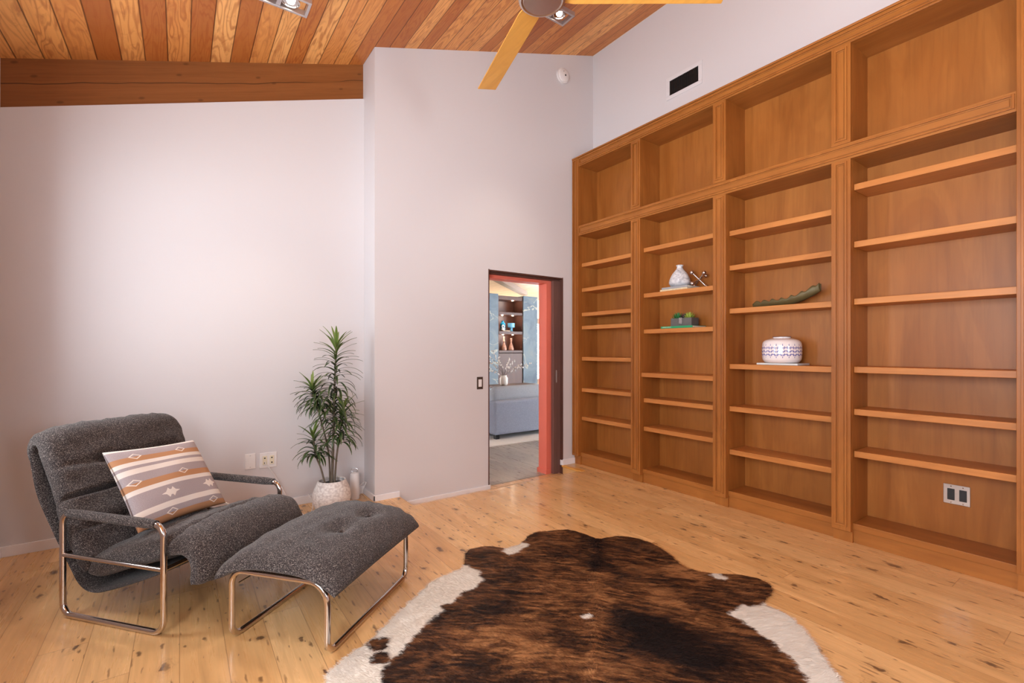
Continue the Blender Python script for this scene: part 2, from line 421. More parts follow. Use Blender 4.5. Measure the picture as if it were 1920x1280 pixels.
# left wall with its window opening and an added fill opening
lw = MB()
for (y0, y1, z0, z1) in ((RY - .1, VY0, -.02, 3.0), (VY1, WY0, -.02, 3.0), (WY1, YL + .3, -.02, 3.0), (WY0, WY1, WZ1, 3.0), (WY0, WY1, -.02, WZ0), (VY0, VY1, WZ1, 3.0), (VY0, VY1, -.02, WZ0)):
    lw.box(XL - .12, XL, y0, y1, z0, z1)
struct('wall_left', lw, 'wall')
rw = MB()
for (x0, x1, z0, z1) in ((XL - .1, RX0, -.02, 4.6), (RX1, XR + .1, -.02, 4.6), (RX0, RX1, RZ1, 4.6), (RX0, RX1, -.02, RZ0)):
    rw.box(x0, x1, RY - .12, RY, z0, z1)
struct('wall_rear', rw, 'wall')
# window frames (all unseen; second left and rear ones are added for fill light)
def frame_yz(n, x, y0, y1, z0, z1, mull):
    m = MB(); t = .05
    m.box(x - .04, x + .02, y0, y1, z0, z0 + t); m.box(x - .04, x + .02, y0, y1, z1 - t, z1)
    for y in mull: m.box(x - .04, x + .02, y - t / 2, y + t / 2, z0, z1)
    struct(n, m, 'nickel')
frame_yz('window_1', XL - .04, WY0, WY1, WZ0, WZ1, [WY0 + .025, WY1 - .025])
frame_yz('fill_opening_left', XL - .04, VY0, VY1, WZ0, WZ1, [VY0 + .025, (VY0 + VY1) / 2, VY1 - .025])
m = MB()
for x in (RX0 + .025, RX1 - .025): m.box(x - .025, x + .025, RY - .09, RY - .03, RZ0, RZ1)
m.box(RX0, RX1, RY - .09, RY - .03, RZ0, RZ0 + .05); m.box(RX0, RX1, RY - .09, RY - .03, RZ1 - .05, RZ1)
struct('fill_opening_rear', m, 'nickel')
# baseboards
struct('baseboard_back', bx(XL, XC, YL - .012, YL, 0, .062), 'trim', bevel=.002)
struct('baseboard_left', bx(XL, XL + .012, WY1, YL - .012, 0, .062), 'trim', bevel=.002)
struct('baseboard_return', bx(XC - .012, XC, YW - .012, YL - .012, 0, .05), 'trim', bevel=.002)
struct('baseboard_door', bx(XC - .012, RX_0, YW - .012, YW, -.055, .045), 'trim', bevel=.002)
struct('baseboard_ramp', bx(RX_0, DX0 + .012, YW - .011, YW, ZLOW - .005, ZLOW + .038), 'trim', bevel=.002)
m = MB(); m.box(DX1 - .006, 3.46, YW - .012, YW, 0.001, .062); m.box(DX1 - .012, DX1 + .0, YW - .010, YW + .03, 0.001, .055)
struct('baseboard_right', m, 'trim', bevel=.002)
# dark door track and jamb line
m = MB(); m.box(DX0 - .004, DX1, YW + .004, YW + .05, DZ - .012, DZ + .004); m.box(DX0 - .008, DX0 + .003, YW - .002, YW + .09, ZLOW, DZ + .004)
m.box(DX1 - .006, DX1 + .004, YW - .001, YW + .05, ZLOW, DZ + .004); m.box(DX0, DX1, YW + .05, YW + .088, DZ - .03, DZ + .03)
struct('trim_4', m, 'dark_wood')

# ------------------------------------------------------------------ hall room beyond the doorway
m = MB(); ZD = H + 0.69; XJ = 3.138
m.box(XC + .036, DX0 - .02, 3.79, 3.92, ZLOW - .05, 3.4)
m.box(DX0 - .02, XJ, 3.79, 3.92, ZD, 3.4)
m.box(XJ, 9, 3.79, 3.92, ZLOW - .05, 3.4)
struct('wall_hall', m, 'coral')
m = MB(); m.box(XJ + .012, 9, 3.92, 3.93, ZLOW, ZD); m.box(XC + .04, 9, 3.92, 3.93, ZD + .012, 3.4); m.box(XC + .04, DX0 - .03, 3.92, 3.93, ZLOW, ZD)
struct('hall_bounce_skin', m, 'wall')  # unseen white skin, added to keep coral bounce off the sofa
struct('baseboard_hall', bx(XJ - .012, XJ + .05, 3.78, 3.935, ZLOW, ZLOW + .045), 'coral')
pd = thing('pocket_door', (3.3, 3.747, ZLOW), 'dark brown sliding pocket door peeking out of the right jamb', 'door')
bx(3.19, 3.75, YW + .037, YW + .077, ZLOW + .005, DZ - .03).build('door_panel', 'door_wood', pd, bevel=.002)
bx(3.222, 3.24, YW + .0355, YW + .04, .87, 1.0).build('flush_pull', 'nickel', pd, bevel=.002)
struct('floor_hall', MB().add([(-1, YW + .08, ZLOW), (14, YW + .08, ZLOW), (14, 17, ZLOW), (-1, 17, ZLOW)], [(0, 1, 2, 3)]), 'floor2')
ZH = H + 1.62
struct('ceiling_hall', bx(XC + .04, 14, 3.93, 17, ZH, ZH + .1), 'pale_beam')
struct('trim_5', MB().prism([(4.6, ZH), (4.9, ZH), (4.9, ZH - .16), (4.6, ZH - .16)], 'y', 3.95, 17), 'dark_beam')
m = MB(); bA, bB = Vector((5.5, 8.42, 0)), Vector((7.9, 10.5, 0)); bN = Vector((-(bB - bA).y, (bB - bA).x, 0)).normalized() * .08
m.add([tuple(p + q + Vector((0, 0, z))) for z in (ZH - .11, ZH) for p, q in ((bA, bN), (bB, bN), (bB, -bN), (bA, -bN))], [(0, 1, 2, 3), (4, 5, 6, 7), (0, 1, 5, 4), (1, 2, 6, 5), (2, 3, 7, 6), (3, 0, 4, 7)])
struct('trim_6', m, 'dark_beam')
# far wall with window
m = MB(); m.box(4, 8.6, 12, 12.12, ZLOW, ZH); m.box(8.6, 14, 12, 12.12, 2.1, ZH); m.box(8.6, 14, 12, 12.12, ZLOW, .2)
struct('wall_hall_far', m, paint('pale_yellow_paint', (236, 214, 178)))
m = MB(); m.box(8.6, 14, 11.94, 12.0, 2.05, 2.22); m.box(8.6, 14, 11.94, 12, .1, .26); m.box(8.6, 8.66, 11.94, 12, .2, 2.1)
struct('window_3', m, 'dark_beam')

struct('hall_blocker_left', bx(XC + .036, XC + .10, YL + .25, 17, ZLOW, ZH), 'wall')  # unseen wall, added to cut daylight flooding the hall
struct('hall_blocker_right', bx(8.9, 9.0, 6.8, 9.4, ZLOW, ZH), 'wall')  # unseen partial wall, added to hold daylight off the stone slabs
def stone_mat():
    t = NT('blue_slate', 0.5); co = t.coord()
    a = t.noise(co, 2.2, 5, 0.6, 1.5); b = t.noise(co, 0.9, 3, 0.5, 2.0)
    col = t.ramp(a, [(0.3, lin((74, 92, 112))), (0.55, lin((98, 116, 130))), (0.75, lin((118, 128, 128)))])
    vein = t.map_range(t.math('ABSOLUTE', t.math('SUBTRACT', b, 0.5)), 0.012, 0.0)
    t.color(t.mix(t.math('MULTIPLY', vein, 0.5, clamp=True), col, lin((214, 210, 180)))); return t.m
M['stone'] = stone_mat()
YB = 9.0
cb = thing('display_cabinet', (6.4, YB, ZLOW), 'dark wood display niche between blue grey stone slabs seen through the doorway', 'cabinet')
NX0, NX1 = 6.02, 6.70
m = MB(); m.box(NX0 - .02, NX0, YB, YB + .4, ZLOW, 2.47); m.box(NX1, NX1 + .02, YB, YB + .4, ZLOW, 2.47)
m.box(NX0, NX1, YB + .38, YB + .42, ZLOW, 2.47); m.box(NX0, NX1, YB, YB + .4, 2.38, 2.47); m.build('carcass', 'dark_wood', cb)
NZ = []
for v0, v1 in ((586.5, 591.5), (621.5, 627), (656.5, 661)):
    d = 11.2 / 877
    z1 = H - (v0 - 655) * d; z0 = H - (v1 - 655) * d; NZ.append(z1 + .001)
    bx(NX0, NX1, YB - .005, YB + .38, z0, z1).build('shelf', 'dark_wood', cb, bevel=.004)
bx(NX0, NX1, YB - .002, YB + .02, ZLOW + .1, NZ[2] - .07).build('door', 'dark_wood', cb, bevel=.003)
for x0, x1 in ((5.45, NX0 - .03), (NX1 + .01, 7.14)):
    bx(x0, x1, YB - .03, YB + .42, ZLOW, 2.5).build('stone_slab', 'stone', cb, bevel=.004)
glow = emis('puck_light', (255, 236, 214), 12)
for (x, z) in ((6.5, 2.379), (6.2, NZ[0] - .073), (6.5, NZ[0] - .073), (6.22, NZ[1] - .08), (6.5, NZ[1] - .08)):
    MB().lathe([(.001, -.006), (.022, -.006), (.024, 0), (.001, 0)], (x, YB + .12, z), 16).build('puck_light', glow, cb)
    l = bpy.data.lights.new('puck_lamp', 'POINT'); l.energy = 2.5; l.color = (1, .8, .6); l.shadow_soft_size = .02
    lo = bpy.data.objects.new('puck_lamp', l); COL.objects.link(lo); lo.location = (x, YB + .12, z - .03)
M['blue_glass'] = flat('turquoise_glass', (40, 150, 196), 0.12, nz=0.15, scale=18)
M['sky_glaze'] = flat('sky_blue_glaze', (120, 190, 226), 0.25, nz=0.1, scale=18)
M['amber_glass'] = flat('mottled_amber_glass', (196, 150, 132), 0.15, nz=0.55, scale=22)
M['white_glaze'] = flat('white_glaze', (236, 230, 224), 0.25)
def lathe_thing(name, prof, c, mat, label, cat, seg=28, group=None):
    return tag(MB().lathe(prof, (0, 0, 0), seg).build(name, mat, smooth=True, angle=50), label, cat, group), c
def place(t): t[0].location = t[1]; return t[0]
place(lathe_thing('bottle_vase', [(.001, 0), (.055, 0), (.062, .03), (.062, .17), (.05, .2), (.03, .215), (.028, .24), (.036, .25), (.001, .25)], (6.24, YB + .16, NZ[1]), 'blue_glass',
                  'turquoise glass bottle on the middle niche shelf', 'vase'))
place(lathe_thing('goblet', [(.001, 0), (.05, 0), (.05, .008), (.034, .02), (.03, .075), (.045, .09), (.085, .10), (.088, .20), (.08, .20), (.078, .11), (.001, .105)], (6.47, YB + .14, NZ[1]), 'sky_glaze',
                  'sky blue goblet on the middle niche shelf', 'goblet'))
sc = MB(); sc.tube([(.03 * math.cos(a), 0, .105 + .036 * math.sin(a)) for a in [2 * PI * k / 20 for k in range(20)]], .014, 8, closed=True)
sc.tube([(-.05, 0, .045), (-.02, 0, .06), (.03, 0, .05), (.055, 0, .06)], .012, 8); sc.box(-.03, .03, -.02, .02, .02, .045)
o = tag(sc.build('ring_sculpture', 'white_glaze', smooth=True), 'small white ring sculpture in front of the turquoise bottle', 'sculpture'); o.location = (6.19, YB + .07, NZ[1] + .002)
o = tag(bx(-.1, .1, -.05, .05, 0, .022).build('book', flat('tan_cover', (196, 168, 140), .6)), 'flat tan book under the white ring sculpture', 'book'); o.location = (6.26, YB + .07, NZ[1])
for i, (x, h) in enumerate(((6.27, .33), (6.475, .29))):
    pr = [(.001, 0), (.062, 0), (.068, .03), (.05, .10), (.028, .15), (.02, .20), (.03, .215), (.018, .23), (.02, h - .03), (.03, h - .015), (.001, h)]
    place(lathe_thing('decanter', pr, (x, YB + .15, NZ[2]), 'amber_glass', ['taller mottled amber glass decanter on the lowest niche shelf', 'shorter slim mottled glass decanter, right of its taller pair on the lowest niche shelf'][i], 'bottle', group='glass decanters in the niche'))

# sofa (seen from behind)
def upholstery(name, a, b):
    t = NT(name, 0.9, spec=0.2); co = t.coord(); v = t.noise(co, 90, 3, 0.6)
    t.color(t.mix(t.map_range(v, .3, .7), lin(a), lin(b))); t.bump(v, .2, .002); return t.m
M['sofa'] = upholstery('blue_grey_upholstery', (146, 156, 176), (162, 172, 192))
M['sofa2'] = upholstery('light_blue_upholstery', (160, 168, 180), (176, 184, 194))
sf = thing('sofa', (4.6, 5.9, ZLOW), 'blue grey upholstered sofa seen from behind through the doorway', 'sofa')
bx(3.66, 6.0, 5.57, 5.75, -.01, .475).build('back', 'sofa', sf, bevel=.03)
bx(3.66, 3.85, 5.752, 6.5, -.01, .44).build('arm', 'sofa', sf, bevel=.03)
bx(3.852, 6.0, 5.752, 6.5, -.01, .30).build('seat', 'sofa', sf, bevel=.03)
for x in (3.74, 5.9):
    for y in (5.65, 6.4): bx(x - .03, x + .03, y - .03, y + .03, ZLOW + .0125, -.01).build('foot', 'black_plastic', sf)
t_ = MB(); n = 16
prof = [(-.09, .10), (.10, .10), (.12, .25), (.08, .42), (.0, .46), (-.06, .42), (-.10, .28)]
ps = [p for p in bez([(a, b, 0) for a, b in prof], 5)]
secs = [(3.80, .70), (3.82, .9), (3.88, 1), (4.4, 1.02), (4.93, 1), (4.98, .9), (5.0, .7)]
vs = []
for x, s_ in secs:
    for p in ps: vs.append((x, 5.88 + p[0] * s_, .20 + .27 + (p[1] - .27) * s_))
fs = []; n = len(ps)
for i in range(len(secs) - 1):
    for k in range(n): fs.append((i * n + k, i * n + (k + 1) % n, (i + 1) * n + (k + 1) % n, (i + 1) * n + k))
fs.append(tuple(range(n))[::-1]); fs.append(tuple((len(secs) - 1) * n + k for k in range(n)))
MB().add(vs, fs).build('back_cushion', 'sofa2', sf, smooth=True, angle=60)
tag(bx(3.2, 6.6, 5.28, 9.0 - .9, ZLOW, ZLOW + .012).build('area_rug', flat('cream_rug', (220, 214, 208), .95)), 'cream area rug under the blue grey sofa', 'rug')
# console with the branch vase
ct = thing('side_table', (5.0, 7.1, ZLOW + .012), 'low dark table behind the sofa cushion, carrying the branch vase', 'table')
bx(4.6, 5.6, 6.8, 7.4, .52, .56).build('table_top', 'dark_wood', ct, bevel=.004)
for x in (4.65, 5.55):
    for y in (6.85, 7.35): bx(x - .025, x + .025, y - .025, y + .025, ZLOW + .012, .52).build('leg', 'dark_wood', ct)
vx, vy = 4.86, 7.1
bv = thing('branch_vase', (vx, vy, .56), 'white ribbed jar with blossoming branches on the low table', 'vase')
MB().lathe([(.001, 0), (.055, 0), (.072, .02), (.075, .13), (.06, .155), (.052, .165), (.055, .185), (.045, .185), (.042, .16), (.001, .15)], (vx, vy, .56), 32).build('jar', 'white_glaze', bv, smooth=True)
br = MB(); bl = MB()
Rv = Vector((math.cos(math.radians(35.4)), -math.sin(math.radians(35.4)), 0)); Fv = Vector((math.sin(math.radians(35.4)), math.cos(math.radians(35.4)), 0))
for k, (dx, dz, ff) in enumerate([(-.42, .62, .1), (-.36, .42, -.1), (-.2, .55, 0), (-.48, .3, .1), (-.1, .42, -.1), (.1, .38, 0), (.2, .36, .1), (.32, .28, 0), (.5, .30, .05), (-.3, .18, 0), (-.46, .5, -.1)]):
    p0 = Vector((vx, vy, .66)); p3 = p0 + Rv * dx + Fv * ff + Vector((0, 0, dz)); p1 = p0 + Vector((0, 0, dz * .4)) + Rv * dx * .15
    path = bez([p0, p1, p0 + (p3 - p0) * .65 + Vector((0, 0, .03)), p3], 6)
    br.tube(path, [.004 - .003 * i / len(path) for i in range(len(path))], 5)
    for i in range(8, len(path), 1):
        q = path[i] + Vector(rng.normal(0, .012, 3)); bl.sphere(q, .012, 6, (1, 1, 1.3))
br.build('branches', flat('twig', (120, 104, 92), .8), bv); bl.build('blossoms', flat('blossom', (246, 240, 236), .6), bv, smooth=True)

# ------------------------------------------------------------------ built-in bookcase
XF = 3.42; XS = 3.47; XBK = 3.70; XB = 3.465
bc = thing('built_in_bookcase', (3.58, 2.0, 0), 'wall wide brown stained wooden bookcase with four bays and fluted frame trim', 'bookcase')
OPEN = [(3.606, 2.904), (2.796, 2.083), (1.977, 1.263), (1.157, .446)]
PIL = [(2.904, 2.796), (2.083, 1.977), (1.263, 1.157)]
ZT0, ZT1, ZM0, ZM1, ZB = 3.139, 3.231, 2.412, 2.515, .095
YE = .30
bx(XB, XB + .03, YE, 3.69, 0.0, .09).build('plinth', 'case_h', bc, bevel=.002)
bx(XF, XF + .03, .446, 3.606, ZT0, ZT1).build('top_rail', 'case_h', bc, bevel=.002)
bx(XF, XF + .03, .446, 3.606, ZM0, ZM1).build('middle_rail', 'case_h', bc, bevel=.002)
bx(XF - .012, XR - .001, YE, 3.697, ZT1, ZT1 + .014).build('top_cap', 'case_h', bc, bevel=.003)
for y0, y1 in ((3.606, 3.697), (YE, .446)):
    bx(XF - .006, XF + .03, y0, y1, ZB, ZT1).build('end_stile', 'case', bc, bevel=.002)
for y1, y0 in PIL:
    bx(XF - .004, XF + .03, y0, y1, ZB - .02, ZM0).build('pilaster', 'case', bc, bevel=.002)
    bx(XF - .004, XF + .03, y0, y1, ZM1, ZT0).build('pilaster', 'case', bc, bevel=.002)
for y0, y1 in [(3.606, 3.697)] + [(a, b) for b, a in PIL] + [(YE, .446)]:
    bx(XF + .03, XBK, min(y0, y1), max(y0, y1), .0 if y0 > YE else 0.0, ZT1).build('upright', 'case', bc)
def bead(yc0, yc1, z0, z1, x, wd=.011, pr=.009, parent=None):
    m = MB()
    m.box(x - pr, x, yc0, yc0 + wd, z0, z1); m.box(x - pr, x, yc1 - wd, yc1, z0, z1)
    m.box(x - pr, x, yc0 + wd, yc1 - wd, z0, z0 + wd); m.box(x - pr, x, yc0 + wd, yc1 - wd, z1 - wd, z1)
    i = wd + .006
    for a0, a1, b0, b1 in ((yc0 + i, yc0 + i + .003, z0 + i, z1 - i), (yc1 - i - .003, yc1 - i, z0 + i, z1 - i), (yc0 + i, yc1 - i, z0 + i, z0 + i + .003), (yc0 + i, yc1 - i, z1 - i - .003, z1 - i)):
        m.box(x - pr * .5, x, a0, a1, b0, b1)
    return m.build('panel_molding', 'case', parent, bevel=.0018)
for z0, z1 in ((ZT0 + .012, ZT1 - .012), (ZM0 + .014, ZM1 - .014)):
    bead(.452, 3.598, z0, z1, XF, parent=bc)
for y1, y0 in PIL:
    bead(y0 + .018, y1 - .018, ZB + .01, ZM0 - .012, XF - .004, parent=bc)
    bead(y0 + .018, y1 - .018, ZM1 + .02, ZT0 - .02, XF - .004, parent=bc)
for y0, y1 in ((3.612, 3.690), (.31, .436)):
    bead(y0 + .012, y1 - .006, ZB + .015, ZT1 - .012, XF - .006, parent=bc)
SH = [[2.125, 1.862, 1.604, 1.466, 1.138, .81, .508], [2.144, 1.728, 1.40, 1.006, .772, .511], [2.131, 1.864, 1.532, 1.105, .779, .446], [2.258, 1.897, 1.537, 1.109, .843, .578]]
BOT = [.131, .125, .127, .124]
for i, (y1, y0) in enumerate(OPEN):
    bx(XBK, XBK + .012, y0 - .04, y1 + .04, 0.02, ZT1).build('back_panel', 'case', bc)
    bx(XF + .03, XBK, y0, y1, ZM0, ZM1 - .002).build('fixed_shelf', 'case_h', bc)
    bx(XF + .03, XBK, y0, y1, ZT0, ZT0 + .02).build('top_board', 'case_h', bc)
    bx(XS - .015, XBK, y0, y1, BOT[i] - .04, BOT[i]).build('bottom_board', 'case_h', bc, bevel=.002)
    for k, z in enumerate(SH[i]):
        x0 = XS - .004
        if i == 1 and k == 3: x0 = XF + .012
        bx(x0, XBK, y0 + .002, y1 - .002, z - .038, z).build('shelf', 'case_s', bc, bevel=.002)

# outlet on the back panel of the last bay
def plate(name, origin, axis, wd, ht, mat, label, slots):
    """axis 'x': faces -x, width along y;  axis 'y': faces -y, width along x"""
    o = thing(name, origin, label, 'outlet' if 'outlet' in name else 'switch')
    def B(a0, a1, b0, b1, d0, d1):
        if axis == 'x': return bx(origin[0] - d1, origin[0] - d0, origin[1] + a0, origin[1] + a1, origin[2] + b0, origin[2] + b1)
        return bx(origin[0] + a0, origin[0] + a1, origin[1] - d1, origin[1] - d0, origin[2] + b0, origin[2] + b1)
    B(-wd / 2, wd / 2, -ht / 2, ht / 2, 0, .006).build('cover_plate', mat, o, bevel=.0025)
    for (nm, a0, a1, b0, b1, d, mt) in slots: B(a0, a1, b0, b1, .0055, d).build(nm, mt, o, bevel=.0008)
    return o
sl = []
for c in (-.028, .024):
    sl.append(('socket', c - .016, c + .016, -.033, .033, .0085, 'black_plastic'))
    for zz in (-.02, .018):
        sl.append(('slot', c - .008, c - .005, zz - .004, zz + .004, .0088, 'black_slot')); sl.append(('slot', c + .005, c + .008, zz - .004, zz + .004, .0088, 'black_slot'))
    for zz in (-.047, .047): sl.append(('screw', c - .003, c + .003, zz - .003, zz + .003, .0075, 'chrome'))
plate('wall_outlet', (XBK, .722, .368), 'x', .118, .114, 'steel', 'steel double outlet plate with black sockets on the bookcase back', sl)
plate('blank_plate', (.428, YL, .385), 'y', .070, .114, 'white_plastic', 'blank white wall plate beside the white double outlet', [('screw', -.003, .003, z - .003, z + .003, .0075, 'nickel') for z in (-.042, .042)])['category'] = 'wall plate'
sl = []
for c in (-.024, .024):
    sl.append(('socket', c - .015, c + .015, -.033, .033, .0085, 'cream_plastic'))
    for zz in (-.018, .018): sl.append(('slot', c - .005, c + .005, zz - .006, zz + .004, .0089, 'black_slot'))
plate('wall_outlet', (.548, YL, .380), 'y', .116, .114, 'white_plastic', 'white double outlet with cream sockets and a plugged cord above the chair arm', sl)
plate('light_switch', (2.263, YW, .907), 'y', .064, .114, 'bronze', 'bronze plated light switch on the white wall beside the doorway', [('rocker', -.017, .017, -.034, .034, .010, 'white_plastic')])

# things on the shelves --------------------------------------------------
def marbled():
    t = NT('marbled_stoneware', 0.7); co = t.coord()
    a = t.noise(co, 22, 5, 0.7, 1.0); sp = t.noise(co, 90, 2)
    z = t.sep(co)[2]
    low = t.map_range(t.math('ADD', z, t.math('MULTIPLY', a, .05)), .06, .02)
    col = t.mix(t.map_range(a, .42, .62), lin((216, 214, 216)), lin((172, 172, 178)))
    col = t.mix(t.math('MULTIPLY', low, .6, clamp=True), col, lin((112, 116, 128)))
    col = t.mix(t.math('MULTIPLY', t.map_range(sp, .62, .7), .6, clamp=True), col, lin((84, 84, 92)))
    t.color(col); t.bump(a, .4, .004); return t.m
zsh = 1.729
def shelf_item(mb, name, mat, loc, label, cat, rz=0, **k):
    o = mb.build(name, mat, **k); o.location = loc; o.rotation_euler = (0, 0, rz); return tag(o, label, cat)
M['book_grey'] = flat('grey_cover', (150, 148, 150), .6, nz=.12); M['book_pages'] = flat('book_pages', (226, 216, 196), .8)
M['book_cream'] = flat('patterned_cover', (206, 186, 150), .6, nz=.45, scale=40); M['book_green'] = flat('green_cover', (34, 142, 92), .55)
M['book_white'] = flat('pale_grey_cover', (206, 206, 204), .5)
def book(name, loc, L, D, T, cover, label, rz=0, spine_text=None):
    b = thing(name, loc, label, 'book', rotz=rz)
    # local: spine faces -x, length along y
    m = MB(); m.box(0, D, -L / 2, L / 2, 0, .0025); m.box(0, D, -L / 2, L / 2, T - .0025, T); m.box(-.0015, .0025, -L / 2, L / 2, 0, T)
    m.build('cover', cover, b, local=True, bevel=.0008)
    bx(.0026, D - .004, -L / 2 + .003, L / 2 - .003, .0026, T - .0026).build('pages', 'book_pages', b, local=True)
    if spine_text:
        cu = bpy.data.curves.new('spine_text', 'FONT'); cu.body = spine_text; cu.size = T * .62; cu.extrude = .0002; cu.align_x = 'LEFT'; cu.align_y = 'CENTER'
        cu.space_character = 1.25
        tmp = bpy.data.objects.new('tmp', cu); COL.objects.link(tmp); bpy.context.view_layer.update()
        tm = bpy.data.meshes.new_from_object(tmp.evaluated_get(bpy.context.evaluated_depsgraph_get())); bpy.data.objects.remove(tmp); tm.name = 'spine_lettering'
        to = bpy.data.objects.new('spine_lettering', tm); COL.objects.link(to); tm.materials.clear(); tm.materials.append(M['white_glaze'])
        to.parent = b; to.location = (-.0019, L / 2 - .015, T / 2); to.rotation_euler = (PI / 2, 0, -PI / 2)
    return b
book('book', (3.476, 2.486, zsh), .273, .19, .014, 'book_cream', 'cream patterned book at the bottom of the pair under the speckled vase', .0)
book('book', (3.481, 2.480, zsh + .0145), .256, .18, .018, 'book_grey', 'grey book stacked on the cream book under the speckled vase', .0)
vp = bez([(.001, 0, 0), (.060, 0, 0), (.088, 0, .028), (.086, 0, .062), (.064, 0, .112), (.036, 0, .148), (.025, 0, .165), (.025, 0, .178), (.031, 0, .190), (.020, 0, .190), (.018, 0, .168), (.001, 0, .165)], 5)
shelf_item(MB().lathe([(max(.001, p.x), p.z) for p in vp], seg=36), 'speckled_vase', marbled(), (3.565, 2.484, zsh + .033), 'squat white and grey speckled stoneware vase on two books', 'vase', smooth=True, angle=70)
# jack sculpture
jk = thing('jack_sculpture', (3.60, 2.335, zsh), 'silver jack shaped sculpture with ball ends beside the speckled vase', 'sculpture')
c0 = Vector((3.60, 2.318, zsh + .074)); ax = [Vector((.1, .60, .75)).normalized()]
ax[0] = Vector((-.25, .62, .74)).normalized(); b_ = ax[0].cross(Vector((0, 0, 1))).normalized(); r_ = Matrix.Rotation(math.radians(50), 3, ax[0])
ax.append((r_ @ b_).normalized()); ax.append(ax[0].cross(ax[1]).normalized())
LJ = .088
lo_ = min((c0 + a * s_ * LJ).z for a in ax for s_ in (-1, 1)) - .017
c0.z -= lo_ - zsh
for a in ax: MB().tube([c0 - a * LJ, c0 + a * LJ], .0065, 10).build('rod', 'steel', jk, smooth=True)
for a in ax:
    for s_ in (-1, 1): MB().sphere(c0 + a * s_ * LJ, .017, 14).build('ball', 'steel', jk, smooth=True)
# succulent planter on green book
zs2 = 1.401
book('book', (3.476, 2.457, zs2), .312, .20, .018, 'book_green', 'green book lying under the succulent planter', 0, 'LANDSCAPING')
pl = thing('succulent_planter', (3.56, 2.445, zs2 + .0185), 'dark grey rectangular planter of small succulents on the green book', 'planter')
px0, px1, py0, py1, pz = 3.505, 3.610, 2.330, 2.533, zs2 + .0185
m = MB(); m.box(px0, px1, py0, py1, pz, pz + .012)
for a in ((px0, px1, py0, py0 + .008), (px0, px1, py1 - .008, py1), (px0, px0 + .008, py0 + .008, py1 - .008), (px1 - .008, px1, py0 + .008, py1 - .008)): m.box(*a, pz + .012, pz + .068)
m.build('box', flat('zinc_grey', (92, 88, 86), .75, nz=.2), pl, bevel=.001)
bx(px0 + .008, px1 - .008, py0 + .008, py1 - .008, pz + .012, pz + .058).build('soil', 'soil', pl)
def rosette(c, n, L, w_, elev, mat, parent, name='succulent'):
    m = MB(); ga = 2.39996
    for i in range(n):
        a = i * ga; t = i / n; e = elev * (1 - t) + .15; l = L * (.55 + .45 * math.sin(PI * (.25 + .6 * t)))
        d = Vector((math.cos(a) * math.cos(e), math.sin(a) * math.cos(e), math.sin(e))); sd = Vector((-math.sin(a), math.cos(a), 0)); up = d.cross(sd)
        P = [Vector(c), Vector(c) + d * l * .5 + up * -.003, Vector(c) + d * l]
        m.add([P[0] - sd * w_ * .4, P[0] + sd * w_ * .4, P[1] + sd * w_, P[2], P[1] - sd * w_, P[1] + up * w_ * .6, P[1] - up * w_ * .5],
              [(0, 5, 4), (0, 1, 5), (1, 2, 5), (2, 3, 5), (3, 4, 5), (0, 4, 6), (1, 0, 6), (2, 1, 6), (3, 2, 6), (4, 3, 6)])
    return m.build(name, mat, parent, smooth=True)
gm = flat('dark_green_succulent', (52, 118, 62), .5, nz=.3); ym = flat('yellow_green_succulent', (158, 176, 74), .5, nz=.3); pm = flat('purple_succulent', (72, 48, 62), .6, nz=.3)
rosette((3.545, 2.487, pz + .056), 34, .074, .0075, 1.4, gm, pl); rosette((3.565, 2.433, pz + .062), 28, .054, .010, 1.4, pm, pl)
rosette((3.55, 2.378, pz + .058), 34, .068, .0085, 1.4, ym, pl)
m = MB()
for i in range(34):
    t = i / 34; a = i * 2.4; m.sphere((px0 - .006 + .006 * math.cos(a), 2.430 + .010 * math.sin(a), pz + .066 - .048 * t), .006, 6)
m.build('trailing_succulent', flat('grey_bead_succulent', (150, 142, 140), .7, nz=.3), pl, smooth=True)
# ruffled bowl (long leaf shaped tray)
zs3 = 1.5335
m = MB(); NU, NV = 60, 14; vs = []; L = .455
for i in range(NU + 1):
    u = i / NU; y = 1.845 - L * u * 1.0
    zc0 = .004 + .085 * max(0, (u - .42) / .58) ** 2.0
    wv = .060 * (math.sin(PI * min(1, max(0, u * .93 + .05))) ** .55)
    for j in range(NV + 1):
        v = j / NV * 2 - 1
        ruf = .009 * math.sin(u * 46 + v * 2) * abs(v) ** 3
        z = zc0 + .036 * abs(v) ** 2.2 * (1 + .5 * u) + ruf
        vs.append((3.585 + wv * v * (1 - .25 * abs(v) ** 3), y + .004 * math.sin(u * 40) * abs(v), z))
fs = [(i * (NV + 1) + j, (i + 1) * (NV + 1) + j, (i + 1) * (NV + 1) + j + 1, i * (NV + 1) + j + 1) for i in range(NU) for j in range(NV)]
m.add(vs, fs); o = m.build('leaf_tray', flat('olive_patina', (98, 84, 50), .5, .25, nz=.35, scale=14), smooth=True, angle=80)
so = o.modifiers.new('solid', 'SOLIDIFY'); so.thickness = .005; so.offset = 1
o.location = (0, 0, zs3 + .0005); tag(o, 'long olive leaf shaped tray with ruffled rim on the third bay shelf', 'tray')
